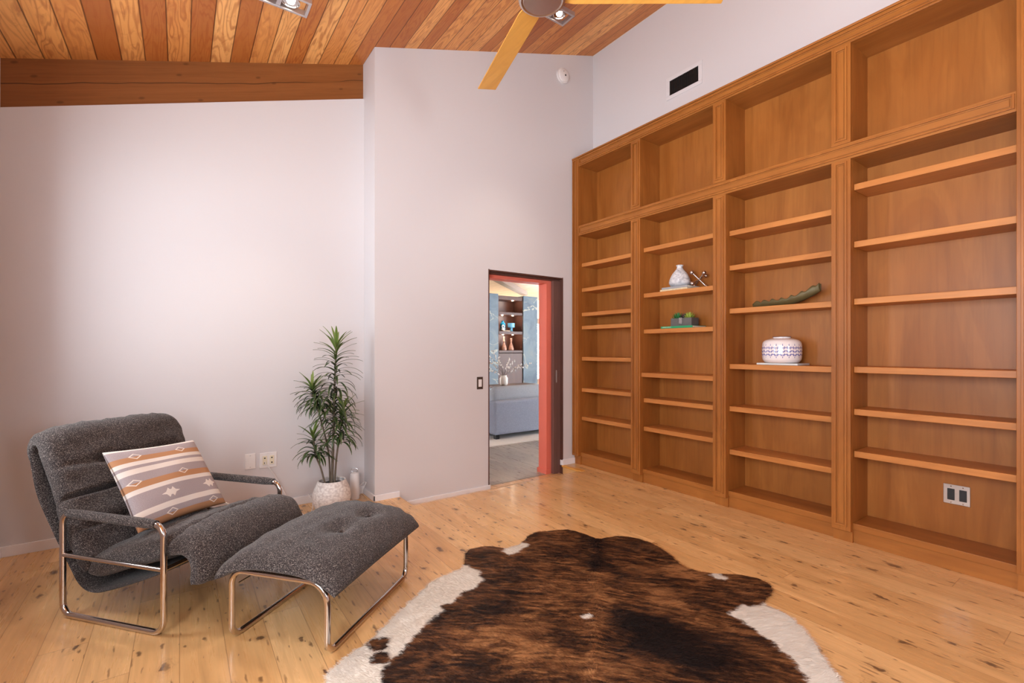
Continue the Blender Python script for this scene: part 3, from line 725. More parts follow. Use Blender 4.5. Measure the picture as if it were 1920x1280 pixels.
# squat white vase with blue pattern on pale book
def pattern_mat():
    t = NT('blue_pattern_glaze', 0.15, coat=.4); co = t.coord(); x, y, z = t.sep(co)
    ang = t.math('ARCTAN2', y, x); u = t.math('MULTIPLY', ang, 20 / (2 * PI))
    rows = None
    def ringset(zc_, flip, off):
        fu = t.math('SUBTRACT', t.math('FRACT', t.math('ADD', u, off)), .5)
        du = t.math('MULTIPLY', fu, .0400)
        dz = t.math('SUBTRACT', z, zc_)
        d = t.math('SQRT', t.math('ADD', t.math('MULTIPLY', du, du), t.math('MULTIPLY', dz, dz)))
        r = t.math('ABSOLUTE', t.math('SUBTRACT', d, .0125))
        half = t.map_range(t.math('MULTIPLY', dz, flip), -.001, .0015)
        return t.math('MULTIPLY', t.map_range(r, .0028, .0014), half, clamp=True)
    tot = ringset(.120, -1, 0)
    for zz, fl_, of in ((.098, 1, .5), (.093, -1, 0), (.075, 1, .5), (.070, -1, .0), (.050, 1, .5)):
        tot = t.math('MAXIMUM', tot, ringset(zz, fl_, of))
    fu = t.math('ABSOLUTE', t.math('SUBTRACT', t.math('FRACT', u), .5))
    for zz in (.130, .044):
        st = t.math('MULTIPLY', t.map_range(fu, .06, .03), t.map_range(t.math('ABSOLUTE', t.math('SUBTRACT', z, zz)), .008, .006), clamp=True)
        tot = t.math('MAXIMUM', tot, st)
    t.color(t.mix(tot, lin((232, 222, 222)), lin((78, 78, 156)))); return t.m
zs4 = 1.106
tag(bx(3.474, 3.66, 1.488, 1.77, zs4, zs4 + .013).build('marble_board', 'book_white', bevel=.002), 'thin pale grey board under the blue patterned vase', 'board')
vp = bez([(.001, 0, 0), (.088, 0, 0), (.116, 0, .014), (.127, 0, .045), (.127, 0, .125), (.114, 0, .160), (.076, 0, .176), (.057, 0, .180), (.057, 0, .188), (.050, 0, .188), (.048, 0, .172), (.001, 0, .165)], 5)
vz = thing('patterned_vase', (3.560, 1.632, zs4 + .0135), 'squat white vase with blue interlocking pattern on a pale board', 'vase')
MB().lathe([(max(.001, p.x), max(0, p.z)) for p in vp], seg=48).build('body', pattern_mat(), vz, smooth=True, angle=70, local=True)
MB().lathe([(.0505, .1875), (.0595, .1875), (.0595, .191), (.0505, .191), (.0505, .1875)], seg=36).build('rim', flat('brown_rim', (84, 56, 50), .4), vz, local=True)

# ------------------------------------------------------------------ wall fixtures
vg = thing('air_vent', (XR, 2.556, 3.65), 'white framed wall air vent with black grille above the bookcase', 'vent')
y0, y1, z0, z1 = 2.372, 2.742, 3.547, 3.752; a0, a1, b0, b1 = 2.408, 2.705, 3.582, 3.717
m = MB(); m.box(XR - .008, XR, y0, y1, z0, b0); m.box(XR - .008, XR, y0, y1, b1, z1); m.box(XR - .008, XR, y0, a0, b0, b1); m.box(XR - .008, XR, a1, y1, b0, b1)
m.build('frame', 'wall_soft', vg, bevel=.003)
bx(XR - .001, XR + .0, a0, a1, b0, b1).build('duct', 'black_slot', vg)
m = MB()
for k in range(20):
    y = a0 + (a1 - a0) * (k + .5) / 20; m.box(XR - .007, XR - .0015, y - .002, y + .002, b0, b1)
m.build('louvers', 'black_plastic', vg)
sd = thing('smoke_detector', (3.275, YW, 4.085), 'round white smoke detector high on the wall above the doorway', 'smoke detector')
MB().lathe([(.001, 0), (.075, 0), (.078, -.012), (.078, -.02), (.001, -.02)], (3.275, YW, 4.085), 36, 'y').build('base', 'white_plastic', sd, smooth=True)
MB().lathe([(.001, -.02), (.068, -.02), (.066, -.034), (.05, -.042), (.001, -.044)], (3.275, YW, 4.085), 36, 'y').build('dome', 'white_plastic', sd, smooth=True)
MB().lathe([(.001, -.043), (.009, -.043), (.009, -.046), (.001, -.046)], (3.285, YW, 4.08), 14, 'y').build('button', 'black_plastic', sd)
MB().lathe([(.001, -.043), (.006, -.043), (.006, -.045), (.001, -.045)], (3.262, YW, 4.115), 12, 'y').build('sensor', 'nickel', sd)

# spotlights
lampm = emis('halogen_lamp', (255, 240, 222), 25)
def spot(xr, yc, zt, label):
    LX, WY, hh = .33, .15, .035
    o = thing('spotlight', (xr - LX / 2, yc, zc(xr - LX / 2)), label, 'spotlight', group='ceiling spotlights')
    x0, x1, y0, y1 = xr - LX, xr, yc - WY / 2, yc + WY / 2; w_ = .016
    m = MB(); m.box(x0, x1, y0, y0 + w_, zt, zt + hh); m.box(x0, x1, y1 - w_, y1, zt, zt + hh); m.box(x0, x0 + w_, y0 + w_, y1 - w_, zt, zt + hh); m.box(x1 - w_, x1, y0 + w_, y1 - w_, zt, zt + hh)
    m.build('frame', 'nickel', o, bevel=.001)
    MB().tube([(x0 + LX / 2, yc, zt + hh * .5), (x0 + LX / 2, yc, zc(x0 + LX / 2))], .012, 12).build('stem', 'nickel', o)
    MB().box(x0 + LX / 2 - .012, x0 + LX / 2 + .012, y0 + w_, y1 - w_, zt + .008, zt + hh).build('crossbar', 'nickel', o)
    for q in (x1 - .105, x1 - .235):
        MB().lathe([(.040, .055), (.050, .03), (.052, .0), (.046, -.002), (.044, .004), (.02, .012), (.001, .012)], (q, yc, zt + .012), 28).build('reflector', 'chrome', o, smooth=True)
        MB().lathe([(.001, -.004), (.020, -.002), (.024, .006), (.001, .006)], (q, yc, zt + .012), 20).build('bulb', lampm, o, smooth=True)
        l = bpy.data.lights.new('lamp', 'SPOT'); l.energy = 32; l.color = (1, .86, .72); l.spot_size = 1.3; l.spot_blend = .7; l.shadow_soft_size = .03
        lo = bpy.data.objects.new('lamp', l); COL.objects.link(lo); lo.location = (q, yc, zt - .01)
spot(2.645, 2.905, 3.95, 'ceiling spotlight partly hidden behind the fan hub')
spot(.652, 3.075, 3.30, 'ceiling spotlight over the lounge chair, cut by the top of the photo')

# ceiling fan
thc = math.radians(35.4)
def cw(lat, d, z): return Vector((math.cos(thc) * lat + math.sin(thc) * d, -math.sin(thc) * lat + math.cos(thc) * d, z))
hub = cw(.1435, 2.236, H + 1.66)
fn = thing('ceiling_fan', (hub.x, hub.y, zc(hub.x)), 'ceiling fan with honey wood blades and brushed steel hub', 'fan')
MB().lathe([(.001, 0), (.088, 0), (.0915, .004), (.0915, .012), (.001, .012)], hub, 48).build('bottom_cap', 'steel', fn, smooth=True)
MB().lathe([(.094, .004), (.100, .001), (.111, .006), (.116, .03), (.112, .10), (.085, .14), (.05, .155), (.001, .155), (.001, .02), (.094, .02)], hub, 48).build('housing', 'steel', fn, smooth=True)
MB().tube([hub + Vector((0, 0, .14)), Vector((hub.x, hub.y, zc(hub.x) - .02))], .014, 14).build('downrod', 'steel', fn, smooth=True)
MB().lathe([(.03, -.10), (.06, -.06), (.07, .04), (.001, .04)], (hub.x, hub.y, zc(hub.x)), 28).build('canopy', 'steel', fn, smooth=True)
for ang in (110.5, -0.5, 235.0):
    a = math.radians(ang); dl = cw(math.cos(a), math.sin(a), 0); sdv = Vector((-dl.y, dl.x, 0)); N_ = 12; vs = []
    for i in range(N_ + 1):
        t = i / N_; r = .09 + t * .79; wd = (.058 + .003 * t) if t > .04 else .045
        for s_ in (-1, 1):
            for dz in (0, .008):
                p = hub + dl * r + sdv * wd * s_ + Vector((0, 0, .04 + dz - .009 * s_)); vs.append(p)
    fs = []
    for i in range(N_):
        b0, b1_ = i * 4, (i + 1) * 4
        fs += [(b0, b0 + 1, b1_ + 1, b1_), (b0 + 2, b1_ + 2, b1_ + 3, b0 + 3), (b0, b1_, b1_ + 2, b0 + 2), (b0 + 1, b0 + 3, b1_ + 3, b1_ + 1)]
    fs += [(0, 2, 3, 1), (N_ * 4, N_ * 4 + 1, N_ * 4 + 3, N_ * 4 + 2)]
    MB().add(vs, fs).build('blade', 'maple', fn, bevel=.002)

# ------------------------------------------------------------------ cushions
def cushion(name, center, nu, nv, ttop, tbot, mat, parent, noise_amp=.004, flip=False):
    """center(u,v)->Vector ; ttop/tbot(u,v)->thickness ; u,v in 0..1"""
    e = 1e-3; top = []; bot = []
    for i in range(nu + 1):
        for j in range(nv + 1):
            u, v = i / nu, j / nv
            # denser towards the rim
            u = .5 - .5 * math.cos(PI * u) if nu < 70 else u; v = .5 - .5 * math.cos(PI * v)
            c = center(u, v); du = center(min(1, u + e), v) - center(max(0, u - e), v); dv = center(u, min(1, v + e)) - center(u, max(0, v - e))
            n = du.cross(dv).normalized() * (-1 if flip else 1)
            k = noise_amp * (math.sin(37 * u + 11 * v) * math.sin(23 * v + 5 * u) + .6 * math.sin(61 * u * v + 17 * v))
            a = ttop(u, v); b = tbot(u, v)
            top.append(c + n * (a + k * min(1, a * 30))); bot.append(c - n * b)
    W = nv + 1; vs = top + bot; K = len(top); fs = []
    for i in range(nu):
        for j in range(nv):
            a, b, c, d = i * W + j, (i + 1) * W + j, (i + 1) * W + j + 1, i * W + j + 1
            fs.append((a, b, c, d)); fs.append((K + d, K + c, K + b, K + a))
    rim = [j for j in range(W)] + [i * W + nv for i in range(1, nu + 1)] + [nu * W + j for j in range(nv - 1, -1, -1)] + [i * W for i in range(nu - 1, 0, -1)]
    for i in range(len(rim)):
        a, b = rim[i], rim[(i + 1) % len(rim)]; fs.append((a, b, K + b, K + a))
    return MB().add(vs, fs).build(name, mat, parent, smooth=True, local=True, angle=180)
def rim_(v, p=.38): return max(0.0, 1 - abs(2 * v - 1) ** 2.6) ** p
def dimple(u, v, cu, cv, ru, rv, dep): return dep * math.exp(-(((u - cu) / ru) ** 2 + ((v - cv) / rv) ** 2))
class Path:
    def __init__(s, pts, n=30):
        s.p = bez([(a, 0, b) for a, b in pts], n); s.l = [0]
        for i in range(1, len(s.p)): s.l.append(s.l[-1] + (s.p[i] - s.p[i - 1]).length)
    def at(s, u):
        L = u * s.l[-1]
        import bisect
        i = min(max(1, bisect.bisect_left(s.l, L)), len(s.l) - 1); f = (L - s.l[i - 1]) / max(1e-9, s.l[i] - s.l[i - 1])
        return s.p[i - 1].lerp(s.p[i], f)

# lounge chair: local x = forward (t), local y = across (s), z up
fx_, fy_ = .64, -.768
rot_chair = math.atan2(fy_, fx_)
A0 = Vector((-.434, 2.927, 0))
ch = thing('lounge_chair', A0, 'grey tweed lounge chair with chrome tube arms by the white wall', 'chair', rotz=rot_chair)
CW, TF = .67, .592
def side_frame(s0):
    P = arc_path([(0, s0, .0125), (TF, s0, .0125), (TF, s0, .470), (0, s0, .474)], [.055, .055, .05, .05], 8)
    o = MB().tube(P, .0125, 16, closed=True).build('side_frame', 'chrome', ch, smooth=True, local=True)
    MB().tube([(0, s0, .282), (TF, s0, .282)], .0095, 14).build('side_rail', 'chrome', o, smooth=True, local=True)
    MB().tube([(.035 + k * .0515, s0, .474 - .0003 * k) for k in range(11)], [.017] + [.0205] * 9 + [.017], 18).build('arm_sleeve', 'tweed', o, smooth=True, local=True)
side_frame(0); side_frame(CW)
for t_, z_ in ((.592, .282), (.0, .282)):
    MB().tube([(t_, .0, z_), (t_, CW, z_)], .0095, 12).build('cross_tube', 'chrome', ch, smooth=True, local=True)
sling = Path([(-.285, .74), (-.28, .70), (-.232, .53), (-.135, .375), (-.02, .215), (.045, .135), (.12, .108), (.22, .13), (.42, .20), (.585, .268)])
cushion('sling', lambda u, v: sling.at(u) + Vector((0, .035 + .60 * v, 0)), 80, 12, lambda u, v: .018 * rim_(v, .3) * rim_(u, .2), lambda u, v: .012 * rim_(v, .3) * rim_(u, .2), 'tweed', ch, 0)
backp = Path([(.105, .205), (.055, .275), (-.01, .37), (-.085, .475), (-.158, .605), (-.215, .712), (-.240, .756), (-.266, .764), (-.286, .736), (-.290, .680)])
def bs(u, v):
    k = min(1, max(0, (u - .25) / .35)); k = k * k * (3 - 2 * k); a = .018 + .024 * k; b = .655 + .070 * k
    return a + (b - a) * v
def bt(u, v):
    cr = sum(d * math.exp(-((u - c) / w2) ** 2) for c, w2, d in ((.235, .016, .020), (.455, .014, .055)))
    th = .088 if u < .84 else .088 - (u - .84) / .16 * .055
    th = th * rim_(v, .20) * min(1, (max(0, u) / .05)) ** .5 * (max(0, 1 - max(0, (u - .93) / .07) ** 2) ** .5)
    th -= (cr + sum(dimple(u, v, .655, c, .035, .09, .034) for c in (.30, .73)) + .012 * math.exp(-((u - .655) / .022) ** 2)) * rim_(v, .25)
    th += .005 * math.sin(v * 31) * math.exp(-((u - .66) / .10) ** 2) * .6 + .006 * math.sin(v * 19) * math.exp(-((u - .47) / .05) ** 2)
    return max(.004 * rim_(v), th)
bk = cushion('back_cushion', lambda u, v: backp.at(u) + Vector((0, bs(u, v), 0)), 110, 44, bt, lambda u, v: .048 * rim_(v, .3) * min(1, u / .05) ** .5 * (.6 if u > .8 else 1) * max(0, 1 - max(0, (u - .93) / .07) ** 2) ** .5 * (1 - .5 * math.exp(-((u - .455) / .02) ** 2)), 'tweed', ch, flip=True)
for c in (.30, .73):
    p = backp.at(.655) + Vector((0, bs(.655, c), 0)); d = (backp.at(.66) - backp.at(.65)).normalized(); n = Vector((-d.z, 0, d.x)) * -1
    n = -d.cross(Vector((0, 1, 0)))
    MB().sphere(p + n * .046, .012, 14, (.8, 1, .8)).build('button', 'tweed', bk, smooth=True, local=True)
seatp = Path([(.125, .205), (.20, .235), (.32, .275), (.46, .318), (.58, .352), (.66, .362), (.712, .335), (.728, .28), (.715, .225)])
def st(u, v):
    th = .084 * rim_(v, .27) * min(1, u / .05) ** .5 * max(0, 1 - max(0, (u - .94) / .06) ** 2) ** .5
    th -= sum(dimple(u, v, .40, c, .05, .12, .022) for c in (.25, .75)) * rim_(v, .25)
    th -= .022 * math.exp(-((u - .68) / .02) ** 2) * rim_(v, .2)
    return max(.004 * rim_(v), th)
cushion('seat_cushion', lambda u, v: seatp.at(u) + Vector((0, .02 + .63 * v, 0)), 90, 40, st,
        lambda u, v: (.06 if u < .6 else .045) * rim_(v, .26) * min(1, u / .05) ** .5 * max(0, 1 - max(0, (u - .94) / .06) ** 2) ** .5, 'tweed', ch)

# ottoman
P1 = Vector((.179, 2.281, 0)); fo = Vector((.648, -.761, 0)).normalized()
ot = thing('ottoman', P1, 'grey tweed tufted ottoman on a chrome tube frame in front of the lounge chair', 'ottoman', rotz=math.atan2(fo.y, fo.x))
OT, OS, OH, r0 = .46, .665, .295, .0125
cor = [(0, 0, r0), (0, 0, OH), (OT, 0, OH - .004), (OT, 0, r0), (OT, OS, r0), (OT, OS, OH), (0, OS, OH), (0, OS, r0)]
MB().tube(arc_path(cor, [.05, .06, .085, .05, .05, .085, .06, .05], 8), r0, 16, closed=True).build('frame', 'chrome', ot, smooth=True, local=True)
def oc(u, v):
    t = -.052 + .568 * u; s_ = -.035 + .740 * v
    x = (t - OT / 2) / .29
    z = .338 - .080 * abs(x) ** 3.2
    return Vector((t, s_, z + .005 * math.sin(3 * v)))
def ott(u, v):
    th = .074 * rim_(v, .30) * rim_(u, .30)
    th -= sum(dimple(u, v, cu, cv, .07, .075, .036) for cu, cv in ((.66, .42), (.68, .71))) + .005 * math.exp(-((u - .67) / .1) ** 2)
    return max(.004 * rim_(u) * rim_(v), th)
oc_ = cushion('cushion', oc, 60, 60, ott, lambda u, v: .036 * rim_(v, .25) * rim_(u, .25), 'tweed', ot, .003)
for cu_, cv in ((.66, .42), (.68, .71)):
    MB().sphere(oc(cu_, cv) + Vector((0, 0, .036)), .011, 12).build('button', 'tweed', oc_, smooth=True, local=True)
m = MB()
m.tube([(OT - .004, .03, OH - .07), (OT - .004, OS - .03, OH - .07)], .003, 8); m.tube([(.004, .03, OH - .07), (.004, OS - .03, OH - .07)], .003, 8)
m.build('edge_rod', 'chrome', ot, local=True)

# throw pillow -----------------------------------------------------------
def pillow_mat():
    t = NT('woven_pillow', .9, spec=.2); uv = t.attr('puv', 'Vector'); u, v, _ = t.sep(uv)   # v: 0 top .. 1 bottom, u: 0 left .. 1 right
    GR, WH, TN = lin((172, 160, 162)), lin((232, 222, 214)), lin((186, 138, 102))
    fz = t.noise(t.mapping(uv, (160, 220, 1)), 1, 2)
    grey = t.mix(t.map_range(fz, .35, .65), lin((160, 148, 150)), lin((182, 170, 172)))
    stops = [(0.0, 'W'), (.035, 'G'), (.135, 'T'), (.205, 'W'), (.255, 'G'), (.295, 'W'), (.36, 'G'), (.465, 'T'), (.545, 'W'), (.60, 'G'), (.80, 'W'), (.865, 'G'), (.93, 'T'), (1.0, 'T')]
    r1 = t.ramp(v, [(p, {'W': WH, 'G': (0, 0, 0, 1), 'T': TN}[c]) for p, c in stops], 'CONSTANT')
    isg = t.ramp(v, [(p, (1, 1, 1, 1) if c == 'G' else (0, 0, 0, 1)) for p, c in stops], 'CONSTANT')
    col = t.mix(isg, r1, grey)
    def diamonds(v0, off, hw=.13, hh=.042):
        fu = t.math('ABSOLUTE', t.math('SUBTRACT', t.math('FRACT', t.math('ADD', t.math('MULTIPLY', u, 2.0), off)), .5))
        d = t.math('ADD', t.math('DIVIDE', fu, hw), t.math('DIVIDE', t.math('ABSOLUTE', t.math('SUBTRACT', v, v0)), hh))
        return d
    for v0, off in ((.135, .10), (.465, .35), (.925, .85)):
        d = diamonds(v0, off)
        ring = t.math('MULTIPLY', t.math('LESS_THAN', d, 1.0), t.math('GREATER_THAN', d, .72))
        col = t.mix(ring, col, WH)
    # eight pointed stars in the grey band, stepped
    fu = t.math('ABSOLUTE', t.math('SUBTRACT', t.math('FRACT', t.math('ADD', t.math('MULTIPLY', u, 2.0), .80)), .5))
    dv = t.math('ABSOLUTE', t.math('SUBTRACT', v, .70))
    s1 = t.math('LESS_THAN', t.math('ADD', t.math('DIVIDE', fu, .20), t.math('DIVIDE', dv, .034)), 1.0)
    s2 = t.math('LESS_THAN', t.math('ADD', t.math('DIVIDE', t.math('ABSOLUTE', t.math('SUBTRACT', fu, .05)), .075), t.math('DIVIDE', dv, .06)), 1.0)
    col = t.mix(t.math('MAXIMUM', s1, s2), col, WH)
    t.color(col); t.bump(fz, .25, .002); return t.m
pcs = [Vector(p) for p in PIL_C] if 'PIL_C' in globals() else None
f3 = Vector((.64, -.768, 0)); s3 = Vector((.768, .64, 0))
def CH(t, s_, z): return A0 + f3 * t + s3 * s_ + Vector((0, 0, z))
TL, TR, BR, BL = CH(.085, .105, .728), CH(.085, .575, .700), CH(.315, .575, .362), CH(.315, .10, .372)
pw = thing('throw_pillow', (TL + TR + BR + BL) / 4, 'striped white grey and tan woven pillow leaning on the chair back', 'pillow')
N_ = 44; vs = []; uvs = []; nrm = (TR - TL).cross(BL - TL).normalized()
if nrm.dot(f3) < 0: nrm = -nrm
for side in (1, -1):
    for i in range(N_ + 1):
        for j in range(N_ + 1):
            u = .5 - .5 * math.cos(PI * i / N_); v = .5 - .5 * math.cos(PI * j / N_)
            a, b = 2 * u - 1, 2 * v - 1
            pin = .055   # sides bow inwards between the pointed corners
            uu = .5 + .5 * a * (1 - pin * (1 - b * b)); vv = .5 + .5 * b * (1 - pin * (1 - a * a))
            p = TL.lerp(TR, uu).lerp(BL.lerp(BR, uu), vv)
            th = .072 * ((1 - a ** 2) * (1 - b ** 2)) ** .42
            th += .004 * math.sin(9 * u + 7 * v) * (1 - a * a) * (1 - b * b) + .006 * math.sin(24 * u) * max(0, .18 - abs(v - .9)) * 4 * (1 - b * b)
            vs.append(p + nrm * th * side - pw.location); uvs.append((u, v, 0))
W = N_ + 1; K = W * W; fs = []
for i in range(N_):
    for j in range(N_):
        a, b, c, d = i * W + j, (i + 1) * W + j, (i + 1) * W + j + 1, i * W + j + 1
        fs.append((a, b, c, d)); fs.append((K + d, K + c, K + b, K + a))
for i in range(N_):
    for q in ((i * W, (i + 1) * W), (i * W + N_, (i + 1) * W + N_), (i, i + 1), (N_ * W + i, N_ * W + i + 1)): fs.append((q[0], q[1], K + q[1], K + q[0]))
po = MB().add(vs, fs).build('cover', pillow_mat(), pw, smooth=True, local=True, angle=180)
at = po.data.attributes.new('puv', 'FLOAT_VECTOR', 'POINT'); at.data.foreach_set('vector', np.array(uvs, dtype=np.float32).ravel())
pt = MB()
for c_, n_ in ((BR, 3),):
    pt.tube([c_ - pw.location, c_ - pw.location + (BR - TL).normalized() * .02], .004, 6)
pt.build('corner_tab', flat('cream_tab', (226, 214, 200), .8), pw, local=True)

# ------------------------------------------------------------------ potted plant
def pot_mat():
    t = NT('hammered_white_pot', .6); co = t.coord()
    v = t.n('ShaderNodeTexVoronoi', feature='SMOOTH_F1'); v.inputs['Scale'].default_value = 62; t.link(t.mapping(co, (1, 1, 1.3)), v.inputs['Vector'])
    t.color(t.mix(t.map_range(v.outputs['Distance'], .2, .7), lin((232, 226, 222)), lin((196, 186, 182)))); t.bump(v.outputs['Distance'], -.9, .012); return t.m
PX, PY = .935, 3.66
pp = thing('potted_plant', (PX, PY, 0), 'tall dracaena with narrow leaves in a hammered white pot', 'plant')
prof = bez([(.001, 0, 0), (.085, 0, 0), (.118, 0, .04), (.136, 0, .10), (.132, 0, .155), (.112, 0, .205), (.100, 0, .232), (.098, 0, .238), (.090, 0, .232), (.088, 0, .20), (.001, 0, .198)], 5)
MB().lathe([(max(.001, p.x), max(0, p.z)) for p in prof], (PX, PY, 0), 56).build('pot', pot_mat(), pp, smooth=True, angle=70)
MB().lathe([(.001, .19), (.094, .19), (.094, .205), (.001, .21)], (PX, PY, 0), 24).build('soil', 'soil', pp, smooth=True)
def leaf_mat():
    t = NT('variegated_leaf', .42); e = t.attr('leafv', 'Fac'); co = t.coord()
    v = t.noise(co, 9, 2)
    g = t.mix(t.map_range(v, .35, .65), lin((22, 44, 24)), lin((46, 68, 36)))
    col = t.mix(t.map_range(e, .55, 1.0), g, lin((112, 122, 66)))
    a2 = t.attr('leafage', 'Fac'); col = t.mix(t.math('MULTIPLY', a2, .45), col, lin((150, 176, 84)))
    t.color(col); t.b.inputs['Subsurface Weight'].default_value = 0.0; return t.m
LM = leaf_mat()
def pcam(dx, z, dd=0.0): return Vector((PX, PY, 0)) + Rv * dx + Fv * dd + Vector((0, 0, z))
def head(path_fn, u0, u1, n, L, parent, seed, top_up=True):
    r = random.Random(seed); vs = []; fs = []; ed = []; ag = []
    for i in range(n):
        t = i / (n - 1); u = u0 + (u1 - u0) * t; p = path_fn(u)
        a = i * 2.39996 + r.uniform(-.25, .25)
        el = .15 + .95 * t ** 4 + r.uniform(-.12, .15)
        l = L * (1.0 - .22 * t ** 3) * r.uniform(.8, 1.12); w0 = .0105 * r.uniform(.85, 1.15)
        droop = (.98 - .80 * t ** 2) * r.uniform(.8, 1.2)
        hd = Vector((math.cos(a), math.sin(a), 0)); sdv = Vector((-math.sin(a), math.cos(a), 0)); K = 9; base = len(vs); q = Vector(p); e_ = el + .5 * (1 - t)
        for k in range(K + 1):
            s_ = k / K; ww = w0 * (math.sin(PI * min(1, .12 + s_ * .88)) ** .7) * (1 - .25 * s_) + .0008
            d = hd * math.cos(e_) + Vector((0, 0, math.sin(e_))); up = sdv.cross(d) * -1
            if up.z < 0: up = -up
            for m_, off in ((-1, .0022), (0, 0), (1, .0022)):
                vs.append(q + sdv * ww * m_ + up * off); ed.append(abs(m_)); ag.append(max(0, t - .75) / .25)
            q = q + d * (l / K); e_ -= droop * (2.1 / K)
        for k in range(K):
            for m_ in (0, 1):
                b = base + k * 3 + m_; fs.append((b, b + 1, b + 4, b + 3))
    o = MB().add(vs, fs).build('foliage', LM, parent, smooth=True, angle=180)
    for nm, arr in (('leafv', ed), ('leafage', ag)):
        at = o.data.attributes.new(nm, 'FLOAT', 'POINT'); at.data.foreach_set('value', np.array(arr, dtype=np.float32))
    return o
stem_m = flat('plant_stem', (104, 90, 76), .8, nz=.3, scale=60)
def stem(pts, r0_, r1_):
    path = bez(pts, 8); MB().tube(path, [r0_ + (r1_ - r0_) * i / (len(path) - 1) for i in range(len(path))], 8).build('stem', stem_m, pp, smooth=True)
    def fn_(u):
        x = u * (len(path) - 1); i = min(int(x), len(path) - 2); return path[i].lerp(path[i + 1], x - i)
    return fn_
f1 = stem([pcam(-.0, .2), pcam(.01, .5), pcam(.018, .85), pcam(.034, 1.26)], .0115, .006)
head(f1, .46, 1.0, 118, .225, pp, 1)
f2 = stem([pcam(-.02, .2, .02), pcam(-.035, .45, .02), pcam(-.09, .75, -.02), pcam(-.135, .93, -.03)], .007, .005)
head(f2, .66, 1.0, 80, .19, pp, 2)
f3_ = stem([pcam(.02, .2), pcam(.035, .4), pcam(.06, .58), pcam(.085, .76)], .008, .005)
head(f3_, .50, 1.0, 76, .20, pp, 3)
f4 = stem([pcam(-.04, .2, -.02), pcam(-.07, .33, -.03), pcam(-.10, .42, -.04), pcam(-.12, .57, -.05)], .007, .005)
head(f4, .58, 1.0, 46, .18, pp, 4)

# white canister and cords by the corner
wc = thing('white_canister', (1.166, 3.86, 0), 'slim white canister with a ring handle behind the plant pot', 'canister')
MB().lathe([(.001, 0), (.036, 0), (.038, .006), (.037, .17), (.034, .205), (.022, .215), (.001, .217)], (1.166, 3.86, 0), 32).build('body', 'white_plastic', wc, smooth=True)
rg = [Vector((1.166, 3.86, .232)) + Rv * .027 * math.cos(2 * PI * k / 24) + Vector((0, 0, .018 * math.sin(2 * PI * k / 24))) for k in range(24)]
MB().tube(rg, .004, 8, closed=True).build('ring_handle', 'nickel', wc, smooth=True)
cordp = [(.525, YL - .022, .375), (.528, YL - .03, .355), (.56, YL - .03, .31), (.62, YL - .035, .2), (.68, YL - .05, .06), (.70, YL - .08, .006), (.74, YL - .28, .005), (.66, YL - .42, .005), (.72, YL - .33, .005), (.80, YL - .25, .005), (.83, YL - .16, .05), (.815, YL - .08, .09), (.87, YL - .05, .02), (1.0, YL - .04, .005), (1.10, YL - .045, .005)]
m = MB().tube(bez(cordp, 10), .0028, 8)
cdo = tag(m.build('power_cord', 'white_plastic', smooth=True), 'white power cord trailing from the outlet to the plant pot', 'cord')
cordp = [(1.21, YL - .03, .004), (1.23, YL - .06, .02), (1.255, YL - .10, .10), (1.262, YL - .09, .115), (1.25, YL - .05, .10), (1.20, YL - .03, .05)]
tag(MB().tube(bez(cordp, 10), .0028, 8).build('power_cord', 'white_plastic', smooth=True), 'white cord looping in the corner beside the white canister', 'cord')

# ------------------------------------------------------------------ cowhide rug
HP = [(1.382, 2.419), (1.437, 2.452), (1.537, 2.428), (1.586, 2.383), (1.614, 2.344), (1.715, 2.339), (1.781, 2.372), (1.896, 2.426), (2.02, 2.393), (2.116, 2.358), (2.15, 2.29), (2.171, 2.177), (2.17, 2.115), (2.236, 2.099), (2.32, 2.071), (2.386, 1.982), (2.403, 1.879), (2.382, 1.78), (2.346, 1.69), (2.309, 1.625), (2.287, 1.545), (2.318, 1.47), (2.386, 1.4), (2.448, 1.349), (2.484, 1.273), (2.476, 1.203), (2.442, 1.168), (2.383, 1.147), (2.323, 1.141), (2.265, 1.113), (2.263, 1.053), (2.24, 0.981), (2.181, 0.897), (2.11, 0.831), (2.035, 0.766), (1.97, 0.695),
      (1.86, .56), (1.74, .47), (1.70, .36), (1.74, .25), (1.62, .20), (1.48, .36), (1.30, .44), (1.08, .50), (.86, .56), (.70, .72), (.54, .95), (.38, 1.05), (.22, .98), (.10, 1.06), (.18, 1.22), (.30, 1.32), (.38, 1.5), (.42, 1.68),
      (0.437, 1.785), (0.454, 1.817), (0.503, 1.854), (0.561, 1.891), (0.635, 1.921), (0.702, 1.963), (0.792, 2.03), (0.893, 2.105), (0.995, 2.171), (1.072, 2.228), (1.153, 2.247), (1.245, 2.255), (1.279, 2.269), (1.325, 2.33)]
thr = math.radians(35.4)
def pz0(u, v):
    a = (u - 960) / 877.0; d = -H * 877.0 / (655 - v); return ((math.sin(thr) + a * math.cos(thr)) * d, (math.cos(thr) - a * math.sin(thr)) * d)
def poly(px): return np.array([pz0(*p) for p in px])
WL_ = poly([(835, 1060), (878, 1064), (897, 1072), (908, 1090), (897, 1102), (867, 1115), (857, 1127), (833, 1145), (807, 1167), (790, 1187), (770, 1210), (745, 1232), (725, 1250), (717, 1277), (700, 1400), (400, 1400), (560, 1200)])
WR_ = poly([(1389, 1136), (1410, 1141), (1440, 1128), (1620, 1180), (1800, 1400), (1545, 1330), (1513, 1280), (1500, 1261), (1489, 1242), (1459, 1223), (1448, 1206), (1413, 1187), (1408, 1179), (1367, 1154)])
WT_ = poly([(940, 1038), (950, 1026), (975, 1018), (996, 1022), (977, 1034), (960, 1043)])
WQ_ = poly([(1330, 1070), (1345, 1076), (1363, 1085), (1360, 1091), (1340, 1087), (1332, 1081)])
